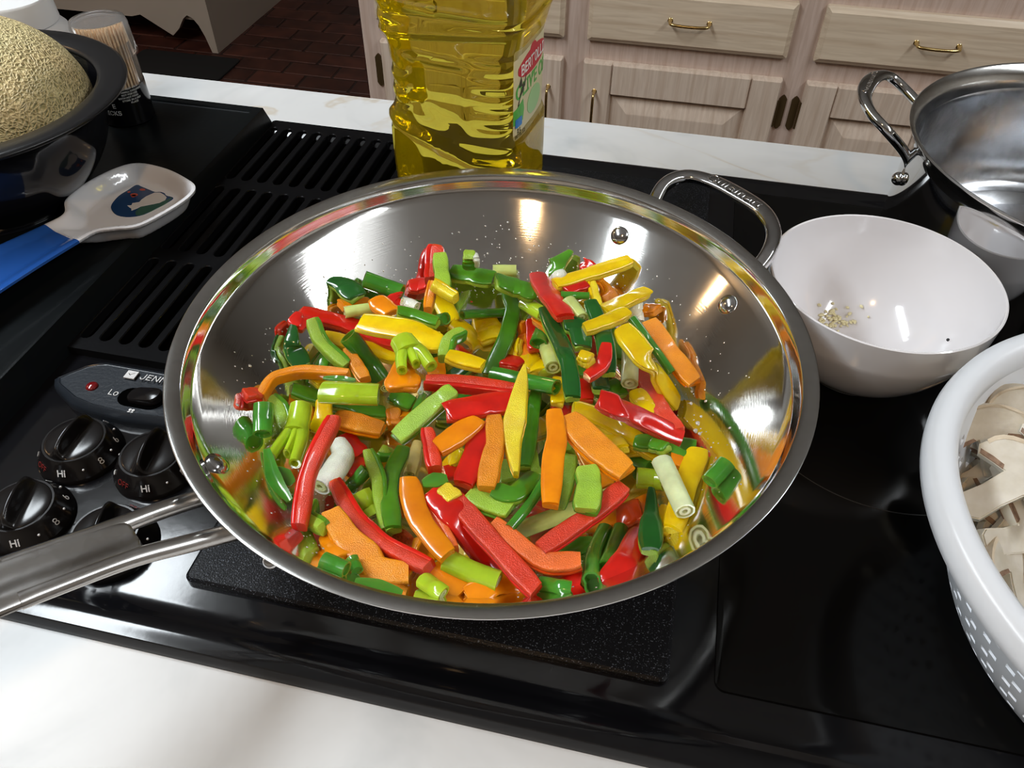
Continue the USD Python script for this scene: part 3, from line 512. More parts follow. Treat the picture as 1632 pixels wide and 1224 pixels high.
([[-0.196, 0.2545, 0.0548], [-0.1861, 0.2402, 0.0557], [-0.1813, 0.2343, 0.0561], [-0.1767, 0.2298, 0.0562], [-0.1678, 0.223, 0.0561]], 0.00768, 0.0022, 'l', 'd', 0, "dark green spring onion leaf lengthwise, at the heap's front left edge", None),
([[-0.146, 0.2932, 0.021], [-0.1437, 0.2933, 0.0207], [-0.1426, 0.2935, 0.0204], [-0.1418, 0.2942, 0.0193], [-0.1402, 0.2961, 0.0168]], 0.00958, 0.0075, 'c', 'g', 0, "short green pepper strip crosswise, partway to the heap's left edge", None),
([[-0.1287, 0.3134, 0.012], [-0.1278, 0.3044, 0.012], [-0.1273, 0.3, 0.012], [-0.1269, 0.2957, 0.012], [-0.126, 0.2872, 0.012]], 0.00886, 0.0071, 'w', 'w', 0, "white spring onion chunk lengthwise, partway to the heap's left edge", None),
([[-0.15, 0.3307, 0.019], [-0.1484, 0.3265, 0.0187], [-0.1478, 0.325, 0.0178], [-0.1475, 0.324, 0.0163], [-0.1461, 0.3204, 0.0154]], 0.01027, 0.0075, 'c', 'o', 0, "short orange pepper strip lengthwise, partway to the heap's left edge", None),
([[-0.1374, 0.365, 0.0111], [-0.1364, 0.3532, 0.0151], [-0.135, 0.345, 0.0197], [-0.1335, 0.3368, 0.0244], [-0.1324, 0.3254, 0.0287]], 0.00561, 0.0045, 't', 'd', 0, "short dark green spring onion slanting left, in the heap's middle", None),
([[-0.1577, 0.3392, 0.0295], [-0.1591, 0.3462, 0.0262], [-0.1594, 0.3489, 0.0254], [-0.1594, 0.351, 0.0253], [-0.1597, 0.3561, 0.0243]], 0.00561, 0.0045, 't', 'p', 0, "short pale green spring onion lengthwise, partway to the heap's left edge", None),
([[-0.1446, 0.3679, 0.0103], [-0.1421, 0.3617, 0.0137], [-0.1402, 0.357, 0.0171], [-0.1385, 0.3528, 0.0201], [-0.136, 0.3464, 0.0239]], 0.00379, 0.003, 'w', 'w', 0, "short white spring onion chunk lengthwise, partway to the heap's left edge", None),
([[-0.0968, 0.3013, 0.0294], [-0.0991, 0.2992, 0.0233], [-0.1005, 0.2989, 0.0195], [-0.1018, 0.2981, 0.0161], [-0.1036, 0.2944, 0.0119]], 0.0111, 0.0058, 's', 'y', 0, "short yellow pepper strip slanting left, in the heap's middle", None),
([[-0.132, 0.4087, 0.0338], [-0.1199, 0.409, 0.0251], [-0.1145, 0.4094, 0.0204], [-0.1096, 0.408, 0.0171], [-0.1003, 0.4028, 0.0124]], 0.01709, 0.0058, 's', 'y', 0, "yellow pepper strip slanting right, partway to the heap's back edge", None),
([[-0.1135, 0.4277, 0.0262], [-0.1099, 0.4227, 0.0236], [-0.108, 0.42, 0.0226], [-0.1061, 0.417, 0.0217], [-0.1016, 0.4087, 0.0224]], 0.02005, 0.0058, 's', 'y', 0, "short yellow pepper strip lengthwise, partway to the heap's back edge", None),
([[-0.1235, 0.3842, 0.0114], [-0.1192, 0.3839, 0.0114], [-0.1171, 0.3838, 0.0114], [-0.115, 0.3836, 0.0114], [-0.1107, 0.3834, 0.0114]], 0.01239, 0.0058, 'f', 'o', 0, "short orange pepper strip crosswise, in the heap's middle", None),
([[-0.0815, 0.4067, 0.0247], [-0.0848, 0.4057, 0.0202], [-0.0861, 0.4036, 0.0194], [-0.0875, 0.402, 0.0183], [-0.0901, 0.3976, 0.0169]], 0.01381, 0.0058, 's', 'y', 0, "short yellow pepper strip slanting left, partway to the heap's back edge", None),
([[-0.0829, 0.4329, 0.0404], [-0.0774, 0.426, 0.0435], [-0.0748, 0.423, 0.0447], [-0.0723, 0.421, 0.0452], [-0.0675, 0.4173, 0.0458]], 0.01181, 0.0095, 't', 'l', 0, "short light green spring onion slanting right, partway to the heap's back edge", None),
([[-0.1281, 0.4411, 0.0278], [-0.1204, 0.4463, 0.0244], [-0.1163, 0.4481, 0.0233], [-0.1119, 0.449, 0.023], [-0.1029, 0.4493, 0.0236]], 0.01218, 0.0058, 'f', 'r', 0, "red pepper strip crosswise, partway to the heap's back edge", None),
([[-0.1111, 0.4493, 0.0529], [-0.1057, 0.4509, 0.0527], [-0.103, 0.452, 0.0524], [-0.1003, 0.4528, 0.0522], [-0.0948, 0.454, 0.0522]], 0.00939, 0.0075, 't', 'p', 0, "short pale green spring onion crosswise, at the heap's back edge", None),
([[-0.0581, 0.4677, 0.0639], [-0.0636, 0.4563, 0.0639], [-0.066, 0.4516, 0.0633], [-0.0681, 0.4513, 0.0595], [-0.0716, 0.4509, 0.0519]], 0.0164, 0.0058, 's', 'g', 1, 'green pepper tip leaning on the back wall near the warm reflection', None),
([[-0.0583, 0.4359, 0.0696], [-0.0598, 0.4332, 0.0696], [-0.0609, 0.4341, 0.0679], [-0.0622, 0.4372, 0.0645], [-0.0649, 0.4425, 0.0583]], 0.00959, 0.0077, 'w', 'w', 0, "short white spring onion chunk slanting left, at the heap's back edge", None),
([[-0.0423, 0.4652, 0.0607], [-0.044, 0.4636, 0.0587], [-0.045, 0.464, 0.0568], [-0.0459, 0.464, 0.0552], [-0.0477, 0.4632, 0.0525]], 0.01372, 0.0058, 's', 'r', 0, "short red pepper strip slanting left, at the heap's back right edge", None),
([[-0.0544, 0.4209, 0.0659], [-0.0499, 0.4242, 0.0659], [-0.0477, 0.4259, 0.0659], [-0.0454, 0.4275, 0.0659], [-0.0409, 0.4309, 0.0659]], 0.00952, 0.0058, 's', 'r', 0, "short red pepper strip crosswise, at the heap's back right edge", None),
([[-0.0556, 0.4125, 0.069], [-0.0495, 0.4137, 0.069], [-0.0465, 0.4151, 0.0683], [-0.0434, 0.4157, 0.0683], [-0.0372, 0.4169, 0.0683]], 0.00565, 0.0045, 't', 'd', 0, "dark green spring onion crosswise, at the heap's back right edge", None),
([[-0.0378, 0.4346, 0.0636], [-0.0352, 0.426, 0.0636], [-0.0338, 0.4218, 0.0636], [-0.0325, 0.4176, 0.0636], [-0.03, 0.4094, 0.0636]], 0.00749, 0.0075, 'c', 'y', 0, "short yellow pepper strip lengthwise, at the heap's back right edge", None),
([[-0.0005, 0.4319, 0.051], [0.0028, 0.4318, 0.0516], [0.0044, 0.4317, 0.0521], [0.0061, 0.4311, 0.0529], [0.0093, 0.4293, 0.0549]], 0.01008, 0.0058, 's', 'o', 0, "short orange pepper strip crosswise, at the heap's back right edge", None),
([[-0.0234, 0.432, 0.0308], [-0.0191, 0.4178, 0.0331], [-0.017, 0.4113, 0.0339], [-0.015, 0.405, 0.0345], [-0.0111, 0.3936, 0.0351]], 0.01172, 0.0058, 's', 'g', 0, "green pepper strip lengthwise, partway to the heap's back right edge", None),
([[-0.0402, 0.3877, 0.0343], [-0.0382, 0.385, 0.0323], [-0.0372, 0.3833, 0.0316], [-0.0361, 0.3809, 0.0316], [-0.034, 0.3762, 0.0316]], 0.00953, 0.0058, 's', 'g', 0, "short green pepper strip lengthwise, partway to the heap's right edge", None),
([[-0.0344, 0.3738, 0.0304], [-0.0322, 0.369, 0.0295], [-0.0311, 0.367, 0.0286], [-0.03, 0.3648, 0.0279], [-0.0279, 0.3598, 0.0273]], 0.01223, 0.0058, 's', 'r', 0, "short red pepper strip lengthwise, partway to the heap's right edge", None),
([[-0.0247, 0.3989, 0.0191], [-0.0224, 0.3835, 0.0275], [-0.0212, 0.3761, 0.0317], [-0.0203, 0.3708, 0.0338], [-0.0184, 0.3612, 0.0373]], 0.01177, 0.0058, 's', 'G', 0, "short dark green pepper strip lengthwise, partway to the heap's right edge", None),
([[-0.0135, 0.3754, 0.0324], [-0.0106, 0.3718, 0.0324], [-0.0091, 0.3707, 0.0317], [-0.0077, 0.3703, 0.0303], [-0.0049, 0.3674, 0.0297]], 0.01018, 0.0058, 's', 'g', 0, "short green pepper strip slanting right, partway to the heap's right edge", None),
([[-0.0486, 0.3761, 0.0261], [-0.0473, 0.3668, 0.0278], [-0.0468, 0.3636, 0.0272], [-0.0464, 0.3608, 0.0262], [-0.0454, 0.354, 0.0257]], 0.00967, 0.0058, 's', 'y', 0, "short yellow pepper strip lengthwise, in the heap's middle", None),
([[0.0032, 0.3563, 0.046], [0.0074, 0.3496, 0.0467], [0.0095, 0.3454, 0.048], [0.0115, 0.3418, 0.0487], [0.0155, 0.3361, 0.0487]], 0.0112, 0.0058, 's', 'y', 0, "yellow pepper strip slanting right, partway to the heap's right edge", None),
([[0.0284, 0.3038, 0.0486], [0.0307, 0.3038, 0.0485], [0.0319, 0.3038, 0.0484], [0.0331, 0.3038, 0.0484], [0.0355, 0.3039, 0.0482]], 0.00955, 0.0058, 's', 'o', 0, "short orange pepper strip crosswise, at the heap's right edge", None),
([[-0.0844, 0.2424, 0.0287], [-0.0759, 0.234, 0.0319], [-0.072, 0.2306, 0.0324], [-0.0682, 0.2272, 0.033], [-0.0604, 0.2197, 0.0357]], 0.01266, 0.0058, 's', 'y', 0, "yellow pepper strip slanting right, partway to the heap's front edge", None),
([[-0.1393, 0.2081, 0.0559], [-0.134, 0.2023, 0.0589], [-0.1313, 0.1993, 0.0608], [-0.1287, 0.1963, 0.0627], [-0.1244, 0.192, 0.0637]], 0.01351, 0.0058, 's', 'o', 0, "short orange pepper strip slanting right, at the heap's front left edge", None),
([[-0.1186, 0.1899, 0.0689], [-0.1168, 0.1877, 0.0692], [-0.1156, 0.1862, 0.0702], [-0.1144, 0.1846, 0.0712], [-0.1126, 0.1823, 0.0718]], 0.00605, 0.0048, 't', 'd', 0, "short dark green spring onion lengthwise, at the heap's front left edge", None),
([[-0.1104, 0.2243, 0.0407], [-0.1066, 0.2222, 0.0407], [-0.1047, 0.2211, 0.0407], [-0.1029, 0.2202, 0.0406], [-0.0993, 0.2184, 0.0401]], 0.01082, 0.0058, 'f', 'R', 0, "short orange-red pepper strip slanting right, at the heap's front left edge", None),
([[-0.0552, 0.3215, 0.0147], [-0.0511, 0.3078, 0.0173], [-0.0493, 0.3033, 0.0174], [-0.0475, 0.3002, 0.0187], [-0.0444, 0.2973, 0.0202]], 0.00686, 0.0058, 'f', 'g', 0, "green pepper strip lengthwise, in the heap's middle", None),
([[-0.0483, 0.2626, 0.0254], [-0.0439, 0.2679, 0.0222], [-0.0418, 0.2716, 0.0193], [-0.0398, 0.2758, 0.0155], [-0.0352, 0.2816, 0.012]], 0.0142, 0.0058, 's', 'r', 0, "red pepper strip crosswise, partway to the heap's front edge", None),
([[-0.097, 0.2178, 0.0468], [-0.0939, 0.218, 0.0425], [-0.0922, 0.2178, 0.0407], [-0.0903, 0.2172, 0.0397], [-0.0863, 0.2155, 0.0384]], 0.01306, 0.0058, 's', 'o', 0, "short orange pepper strip slanting right, at the heap's front edge", None),
([[-0.1749, 0.3813, 0.0675], [-0.1699, 0.3783, 0.067], [-0.1673, 0.3765, 0.067], [-0.1647, 0.3747, 0.067], [-0.1595, 0.3712, 0.067]], 0.0135, 0.0058, 's', 'o', 0, "short orange pepper strip slanting right, at the heap's back left edge", None),
([[-0.1678, 0.3941, 0.0619], [-0.1654, 0.3926, 0.0608], [-0.1647, 0.3932, 0.0589], [-0.1642, 0.394, 0.0569], [-0.1628, 0.395, 0.0536]], 0.01457, 0.0058, 's', 'r', 0, "short red pepper strip slanting right, at the heap's back left edge", None),
([[-0.1574, 0.385, 0.0668], [-0.1545, 0.386, 0.0648], [-0.1526, 0.3853, 0.0648], [-0.1506, 0.3847, 0.0648], [-0.1468, 0.3834, 0.0648]], 0.00899, 0.0072, 'w', 'w', 0, 'small white spring onion chunk beside a red piece near the back left', None),
([[-0.2081, 0.3545, 0.0663], [-0.2024, 0.3471, 0.0604], [-0.1986, 0.3438, 0.0573], [-0.1932, 0.3411, 0.0541], [-0.1796, 0.3348, 0.049]], 0.00976, 0.0075, 'c', 'g', 0, 'curved bright green pepper strip leaning on the left wall beside the dark green tip', None),
([[-0.1548, 0.3685, 0.0722], [-0.1466, 0.3697, 0.0701], [-0.1419, 0.369, 0.0701], [-0.1369, 0.3678, 0.0701], [-0.1268, 0.365, 0.0701]], 0.0083, 0.0058, 's', 'g', 0, "green pepper strip crosswise, partway to the heap's back left edge", None),
([[-0.1514, 0.4088, 0.0288], [-0.146, 0.4085, 0.0316], [-0.1424, 0.4058, 0.0353], [-0.1386, 0.4024, 0.0396], [-0.1329, 0.4009, 0.0434]], 0.00995, 0.008, 't', 'd', 0, "short dark green spring onion crosswise, partway to the heap's back edge", None),
([[-0.1441, 0.4104, 0.0642], [-0.1429, 0.4023, 0.0629], [-0.1427, 0.3994, 0.0613], [-0.1422, 0.3957, 0.0604], [-0.1407, 0.3868, 0.06]], 0.00702, 0.0075, 'c', 'o', 0, "short orange pepper strip lengthwise, at the heap's back edge", None),
([[-0.1415, 0.403, 0.0703], [-0.1357, 0.4015, 0.0683], [-0.1324, 0.3995, 0.0683], [-0.1292, 0.3976, 0.0683], [-0.1228, 0.3938, 0.0683]], 0.00816, 0.0075, 'c', 'y', 0, "short yellow pepper strip slanting right, at the heap's back edge", None),
([[-0.2142, 0.2875, 0.0594], [-0.2146, 0.3031, 0.0587], [-0.2093, 0.3109, 0.0575], [-0.1983, 0.317, 0.057], [-0.1708, 0.3192, 0.0581]], 0.00723, 0.0075, 'c', 'o', 0, 'long orange pepper strip bent at its left end near the left pan wall', None),
([[-0.1955, 0.3166, 0.0487], [-0.1934, 0.3193, 0.0487], [-0.1923, 0.3207, 0.0487], [-0.1912, 0.3221, 0.0487], [-0.1891, 0.3249, 0.0487]], 0.01004, 0.0058, 's', 'y', 0, "short yellow pepper strip crosswise, at the heap's left edge", None),
([[-0.1853, 0.3088, 0.0445], [-0.1837, 0.3031, 0.0404], [-0.183, 0.2997, 0.0389], [-0.1831, 0.2961, 0.0375], [-0.1846, 0.2895, 0.0338]], 0.01054, 0.0058, 's', 'y', 0, 'short upright yellow pepper strip above the long red strip at left', None),
([[-0.1804, 0.3075, 0.029], [-0.1699, 0.3075, 0.0278], [-0.1647, 0.3077, 0.0269], [-0.1593, 0.3073, 0.0267], [-0.1488, 0.3073, 0.0255]], 0.01435, 0.0058, 'f', 'o', 0, "orange pepper strip crosswise, partway to the heap's left edge", None),
([[-0.2073, 0.2792, 0.0642], [-0.2056, 0.2738, 0.0619], [-0.2048, 0.2713, 0.0605], [-0.2039, 0.2685, 0.0595], [-0.2016, 0.2625, 0.0582]], 0.01147, 0.0092, 't', 'd', 0, 'dark green spring onion tube at the far left edge of the heap', None),
([[-0.1426, 0.2655, 0.0386], [-0.1453, 0.2622, 0.0361], [-0.1469, 0.2612, 0.034], [-0.149, 0.2609, 0.031], [-0.1519, 0.258, 0.0279]], 0.00897, 0.0072, 't', 'd', 0, "short dark green spring onion slanting left, partway to the heap's front left edge", None),
([[-0.1387, 0.2447, 0.0439], [-0.1352, 0.2416, 0.0415], [-0.1338, 0.2407, 0.0392], [-0.1321, 0.2392, 0.0378], [-0.1283, 0.2356, 0.0361]], 0.01314, 0.0105, 't', 'l', 0, 'thick light green spring onion tube beside the curved green strip at left front', None),
([[-0.1458, 0.2781, 0.0379], [-0.1335, 0.2607, 0.0392], [-0.129, 0.2514, 0.0417], [-0.1247, 0.2418, 0.0443], [-0.1134, 0.2215, 0.0477]], 0.00887, 0.0075, 'c', 'g', 0, "long green pepper strip lengthwise, partway to the heap's front left edge, left one", None),
([[-0.1314, 0.2961, 0.0247], [-0.1289, 0.2702, 0.034], [-0.1256, 0.2576, 0.0388], [-0.1205, 0.2439, 0.0453], [-0.1087, 0.219, 0.0551]], 0.01027, 0.0058, 's', 'g', 0, "long green pepper strip lengthwise, partway to the heap's front left edge, right one", None),
([[-0.1168, 0.3079, 0.0748], [-0.1033, 0.3103, 0.0748], [-0.0957, 0.3119, 0.0741], [-0.0862, 0.3125, 0.0741], [-0.0653, 0.3133, 0.0741]], 0.01034, 0.0075, 'c', 'r', 0, "long red pepper strip crosswise, in the heap's middle", None),
([[-0.0918, 0.36, 0.024], [-0.1, 0.3566, 0.021], [-0.1038, 0.3538, 0.0204], [-0.1074, 0.3501, 0.0203], [-0.1139, 0.3415, 0.0211]], 0.00986, 0.0079, 't', 'd', 0, "dark green spring onion crosswise, in the heap's middle", None),
([[-0.0954, 0.2584, 0.0779], [-0.0902, 0.2664, 0.0779], [-0.0875, 0.2705, 0.0779], [-0.0848, 0.2746, 0.0779], [-0.0794, 0.2829, 0.0779]], 0.01247, 0.0058, 's', 'o', 0, "orange pepper strip slanting left, in the heap's middle", None),
([[-0.0783, 0.2838, 0.0741], [-0.0766, 0.2689, 0.0741], [-0.0761, 0.2617, 0.0741], [-0.0761, 0.2547, 0.0741], [-0.0767, 0.2413, 0.0741]], 0.01212, 0.0058, 's', 'r', 0, 'wide glossy red pepper strip in the centre left of an orange strip', None),
([[-0.1075, 0.3563, 0.0731], [-0.1118, 0.3497, 0.0746], [-0.1133, 0.3462, 0.0746], [-0.1137, 0.3421, 0.0738], [-0.1126, 0.331, 0.0731]], 0.00902, 0.0075, 'c', 'g', 0, "green pepper strip slanting left, partway to the heap's back edge, nearer one", None),
([[-0.1099, 0.3294, 0.0781], [-0.1025, 0.329, 0.0771], [-0.0987, 0.3283, 0.0771], [-0.0949, 0.3276, 0.0771], [-0.0872, 0.3261, 0.0771]], 0.00985, 0.0058, 's', 'y', 0, "yellow pepper strip crosswise, partway to the heap's back edge", None),
([[-0.0846, 0.4251, 0.0292], [-0.0815, 0.4235, 0.0227], [-0.0796, 0.4213, 0.0206], [-0.0776, 0.4182, 0.0193], [-0.0739, 0.4142, 0.0149]], 0.01685, 0.0058, 's', 'o', 1, "orange pepper strip lengthwise, partway to the heap's back edge", None),
([[-0.0813, 0.4107, 0.0129], [-0.0826, 0.4014, 0.0166], [-0.0833, 0.397, 0.0184], [-0.084, 0.3927, 0.02], [-0.0855, 0.3852, 0.0222]], 0.01538, 0.0058, 's', 'r', 0, "short red pepper strip slanting left, partway to the heap's back edge", None),
([[-0.0762, 0.4032, 0.0183], [-0.0718, 0.3989, 0.018], [-0.0697, 0.3976, 0.0171], [-0.0677, 0.3963, 0.0162], [-0.0631, 0.3907, 0.0172]], 0.01597, 0.0058, 's', 'y', 0, "short yellow pepper strip slanting right, partway to the heap's back edge", None),
([[-0.1392, 0.4381, 0.0553], [-0.1283, 0.4371, 0.0557], [-0.1227, 0.4361, 0.0563], [-0.1172, 0.4351, 0.0569], [-0.1065, 0.434, 0.0574]], 0.01639, 0.0058, 's', 'g', 0, "green pepper strip crosswise, at the heap's back edge", None),
([[-0.1482, 0.4427, 0.0645], [-0.1439, 0.4308, 0.0641], [-0.1416, 0.4245, 0.0642], [-0.1394, 0.4185, 0.0643], [-0.1353, 0.4071, 0.0641]], 0.01116, 0.0058, 'f', 'g', 0, "green pepper strip lengthwise, at the heap's back edge", None),
([[-0.1305, 0.4547, 0.0343], [-0.1315, 0.4419, 0.0313], [-0.1321, 0.4355, 0.0304], [-0.1334, 0.4302, 0.0293], [-0.1367, 0.421, 0.0272]], 0.00979, 0.0075, 'c', 'g', 0, "green pepper strip slanting left, partway to the heap's back edge, farther one", None),
([[-0.1246, 0.4122, 0.0391], [-0.1167, 0.4215, 0.0338], [-0.1126, 0.4262, 0.031], [-0.1082, 0.4298, 0.0293], [-0.0985, 0.4343, 0.0283]], 0.00757, 0.0061, 't', 'd', 0, "dark green spring onion crosswise, partway to the heap's back edge", None),
([[-0.0344, 0.4427, 0.0645], [-0.0309, 0.4445, 0.0566], [-0.0291, 0.4445, 0.0533], [-0.0272, 0.4434, 0.0509], [-0.0233, 0.4392, 0.0475]], 0.01268, 0.0058, 'f', 'o', 0, "short orange pepper strip slanting right, at the heap's back right edge", None),
([[-0.0069, 0.4268, 0.0593], [-0.0057, 0.4232, 0.057], [-0.0051, 0.4229, 0.0547], [-0.0045, 0.4223, 0.0526], [-0.0033, 0.4187, 0.0503]], 0.01058, 0.0085, 't', 'w', 0, "short white spring onion lengthwise, at the heap's back right edge", None),
([[0.0038, 0.3879, 0.0355], [0.0139, 0.3575, 0.0435], [0.0184, 0.3446, 0.0475], [0.0226, 0.3354, 0.0501], [0.0306, 0.323, 0.0523]], 0.01191, 0.0058, 'f', 'r', 0, "long red pepper strip slanting right, partway to the heap's right edge", None),
([[-0.0485, 0.3802, 0.0716], [-0.0419, 0.3815, 0.0716], [-0.039, 0.38, 0.0716], [-0.0367, 0.375, 0.0716], [-0.033, 0.3622, 0.0708]], 0.01353, 0.0058, 's', 'G', 0, "dark green pepper strip slanting right, partway to the heap's back right edge", None),
([[-0.0495, 0.4049, 0.0709], [-0.0456, 0.3998, 0.0709], [-0.0437, 0.3972, 0.0709], [-0.0418, 0.3947, 0.0709], [-0.0381, 0.3897, 0.0709]], 0.00981, 0.0078, 't', 'p', 0, "short pale green spring onion slanting right, partway to the heap's back right edge", None),
([[-0.0411, 0.3644, 0.0183], [-0.0385, 0.3696, 0.0149], [-0.0371, 0.3719, 0.0135], [-0.0356, 0.3735, 0.0128], [-0.0327, 0.3766, 0.0116]], 0.00711, 0.0058, 's', 'g', 0, "short green pepper strip crosswise, partway to the heap's right edge, left one", None),
([[-0.0123, 0.3081, 0.0266], [-0.0098, 0.3012, 0.0287], [-0.0085, 0.2986, 0.0287], [-0.0073, 0.296, 0.0287], [-0.0049, 0.291, 0.0287]], 0.01126, 0.0058, 's', 'o', 0, "short orange pepper strip lengthwise, partway to the heap's front right edge", None),
([[0.0154, 0.3104, 0.0517], [0.0187, 0.3099, 0.0517], [0.0204, 0.3097, 0.0517], [0.0221, 0.3094, 0.0517], [0.0253, 0.3071, 0.0537]], 0.00843, 0.0058, 's', 'g', 0, "short green pepper strip crosswise, partway to the heap's right edge, right one", None),
([[0.0575, 0.2947, 0.0641], [0.0548, 0.2905, 0.0631], [0.0534, 0.2882, 0.0628], [0.052, 0.2861, 0.0624], [0.0493, 0.2819, 0.0614]], 0.01064, 0.0085, 't', 'd', 0, 'short dark green spring onion tube lying alone on the steel at the far right', None),
([[0.0298, 0.2685, 0.0481], [0.0286, 0.261, 0.0507], [0.028, 0.2572, 0.0523], [0.0273, 0.2535, 0.0537], [0.0262, 0.2463, 0.0563]], 0.01056, 0.0058, 's', 'y', 0, "short yellow pepper strip lengthwise, at the heap's front right edge", None),
([[-0.0524, 0.2479, 0.0285], [-0.0338, 0.2616, 0.0287], [-0.0227, 0.2686, 0.0301], [-0.0123, 0.2753, 0.0314], [0.0006, 0.2835, 0.035]], 0.01038, 0.0083, 't', 'p', 0, 'long pale spring onion stalk lying crosswise in the right front', None),
([[-0.022, 0.2393, 0.031], [-0.0166, 0.2433, 0.031], [-0.0139, 0.2452, 0.0311], [-0.0111, 0.2471, 0.0313], [-0.0056, 0.2508, 0.0316]], 0.01032, 0.0022, 'l', 'd', 0, "dark green spring onion leaf crosswise, at the heap's front right edge", None),
([[-0.0911, 0.2363, 0.0712], [-0.0828, 0.229, 0.0712], [-0.0765, 0.2236, 0.0712], [-0.0682, 0.2197, 0.0642], [-0.0477, 0.21, 0.0475]], 0.01488, 0.0058, 's', 'r', 0, 'wide smooth red pepper strip beneath the long pinkish one in front', None),
([[-0.0262, 0.2122, 0.0518], [-0.0202, 0.2094, 0.0563], [-0.0173, 0.2077, 0.059], [-0.0145, 0.206, 0.0618], [-0.009, 0.2059, 0.0619]], 0.01106, 0.0058, 's', 'r', 0, "red pepper strip crosswise, at the heap's front edge", None),
([[-0.0932, 0.23, 0.0681], [-0.086, 0.2223, 0.0681], [-0.0824, 0.2184, 0.0681], [-0.0788, 0.2143, 0.0681], [-0.0718, 0.2059, 0.0681]], 0.00591, 0.0075, 'c', 'R', 0, "orange-red pepper strip slanting right, partway to the heap's front edge", None),
([[-0.1584, 0.2278, 0.0501], [-0.1555, 0.2186, 0.0548], [-0.1533, 0.2147, 0.0569], [-0.1496, 0.2117, 0.0592], [-0.1404, 0.2066, 0.0637]], 0.00879, 0.0075, 'c', 'g', 0, "short green pepper strip slanting right, at the heap's front left edge", None),
([[-0.0723, 0.2404, 0.0703], [-0.065, 0.2385, 0.0703], [-0.0613, 0.2374, 0.0703], [-0.0574, 0.2363, 0.0703], [-0.0496, 0.2339, 0.0703]], 0.01693, 0.0058, 'f', 'g', 0, 'wide green pepper piece with its inside up just below the yellow centre sliver', None),
([[-0.1838, 0.352, 0.0595], [-0.1769, 0.3511, 0.0498], [-0.174, 0.3516, 0.0435], [-0.171, 0.3514, 0.0375], [-0.1631, 0.3471, 0.0287]], 0.01339, 0.0105, 't', 'd', 0, 'thick green spring onion tube pointing to the front on the left of the heap', None),
([[-0.1745, 0.3554, 0.0701], [-0.1443, 0.3525, 0.0724], [-0.1323, 0.349, 0.0724], [-0.1245, 0.3459, 0.0724], [-0.1193, 0.3502, 0.0724]], 0.01714, 0.0058, 's', 'y', 0, 'wavy glossy yellow pepper strip with a hooked end at the back left', None),
([[-0.1838, 0.3107, 0.0602], [-0.1772, 0.3115, 0.0602], [-0.1736, 0.3112, 0.0609], [-0.1697, 0.3104, 0.0623], [-0.1628, 0.3106, 0.0629]], 0.00429, 0.0022, 'l', 'd', 0, "dark green spring onion leaf crosswise on top, partway to the heap's left edge", None),
([[-0.168, 0.2843, 0.0348], [-0.1604, 0.2739, 0.0373], [-0.159, 0.2624, 0.041], [-0.1594, 0.2524, 0.0432], [-0.1611, 0.243, 0.0454]], 0.01508, 0.0105, 'w', 'w', 0, 'pale white spring onion bulb beside the long red strip at left front', None),
([[-0.1209, 0.2655, 0.0713], [-0.1096, 0.285, 0.0749], [-0.1046, 0.2922, 0.0771], [-0.1016, 0.2961, 0.0784], [-0.0985, 0.3013, 0.0784]], 0.01182, 0.0058, 'f', 'g', 0, 'long green pepper strip with its wet pale side up lying diagonally in the left middle', None),
([[-0.1362, 0.3202, 0.075], [-0.1333, 0.3132, 0.075], [-0.132, 0.3097, 0.075], [-0.1306, 0.3063, 0.075], [-0.1279, 0.2995, 0.075]], 0.02031, 0.0058, 's', 'o', 1, 'wide orange pepper wedge in the left middle beside the light green split onion', None),
([[-0.0977, 0.2836, 0.0796], [-0.0872, 0.2893, 0.0796], [-0.0817, 0.2921, 0.0796], [-0.0763, 0.2965, 0.0778], [-0.0646, 0.3037, 0.0758]], 0.01515, 0.0058, 's', 'r', 0, 'broad straight red pepper strip lying crosswise in the middle left of the yellow sliver', None),
([[-0.0717, 0.2885, 0.0758], [-0.0669, 0.2712, 0.0758], [-0.0662, 0.2634, 0.0758], [-0.0659, 0.2557, 0.0758], [-0.0639, 0.2397, 0.0758]], 0.01105, 0.0058, 'f', 'o', 0, 'upright orange pepper strip with its inside facing up left of the centre sliver', None),
([[-0.1047, 0.2707, 0.0758], [-0.1007, 0.2622, 0.0758], [-0.0988, 0.2581, 0.0758], [-0.0969, 0.2541, 0.0758], [-0.0932, 0.2461, 0.0758]], 0.00857, 0.0075, 'c', 'r', 0, "red pepper strip lengthwise on top, in the heap's middle", None),
([[-0.0627, 0.3744, 0.0176], [-0.0596, 0.3451, 0.0182], [-0.0583, 0.332, 0.0188], [-0.0573, 0.3207, 0.0199], [-0.0562, 0.3029, 0.0196]], 0.00885, 0.0058, 's', 'g', 0, 'green pepper strip right behind the yellow sliver in the centre', None),
([[-0.1003, 0.4503, 0.0338], [-0.0933, 0.4358, 0.0316], [-0.0921, 0.4226, 0.0286], [-0.0922, 0.4068, 0.026], [-0.0981, 0.3792, 0.0169]], 0.01114, 0.0058, 's', 'g', 0, 'long glossy green pepper strip leaning down to the left in the upper middle', None),
([[-0.0686, 0.4219, 0.0246], [-0.0634, 0.4084, 0.0266], [-0.0606, 0.4002, 0.029], [-0.0578, 0.3917, 0.0318], [-0.0527, 0.3769, 0.036]], 0.01135, 0.0091, 't', 'p', 0, 'pale spring onion stub beside the long dark green strip in the upper middle', None),
([[-0.1031, 0.4272, 0.062], [-0.0943, 0.431, 0.0567], [-0.0896, 0.4318, 0.055], [-0.0848, 0.4322, 0.0535], [-0.0748, 0.4309, 0.0523]], 0.01683, 0.0058, 's', 'g', 0, "green pepper strip crosswise on top, at the heap's back edge", None),
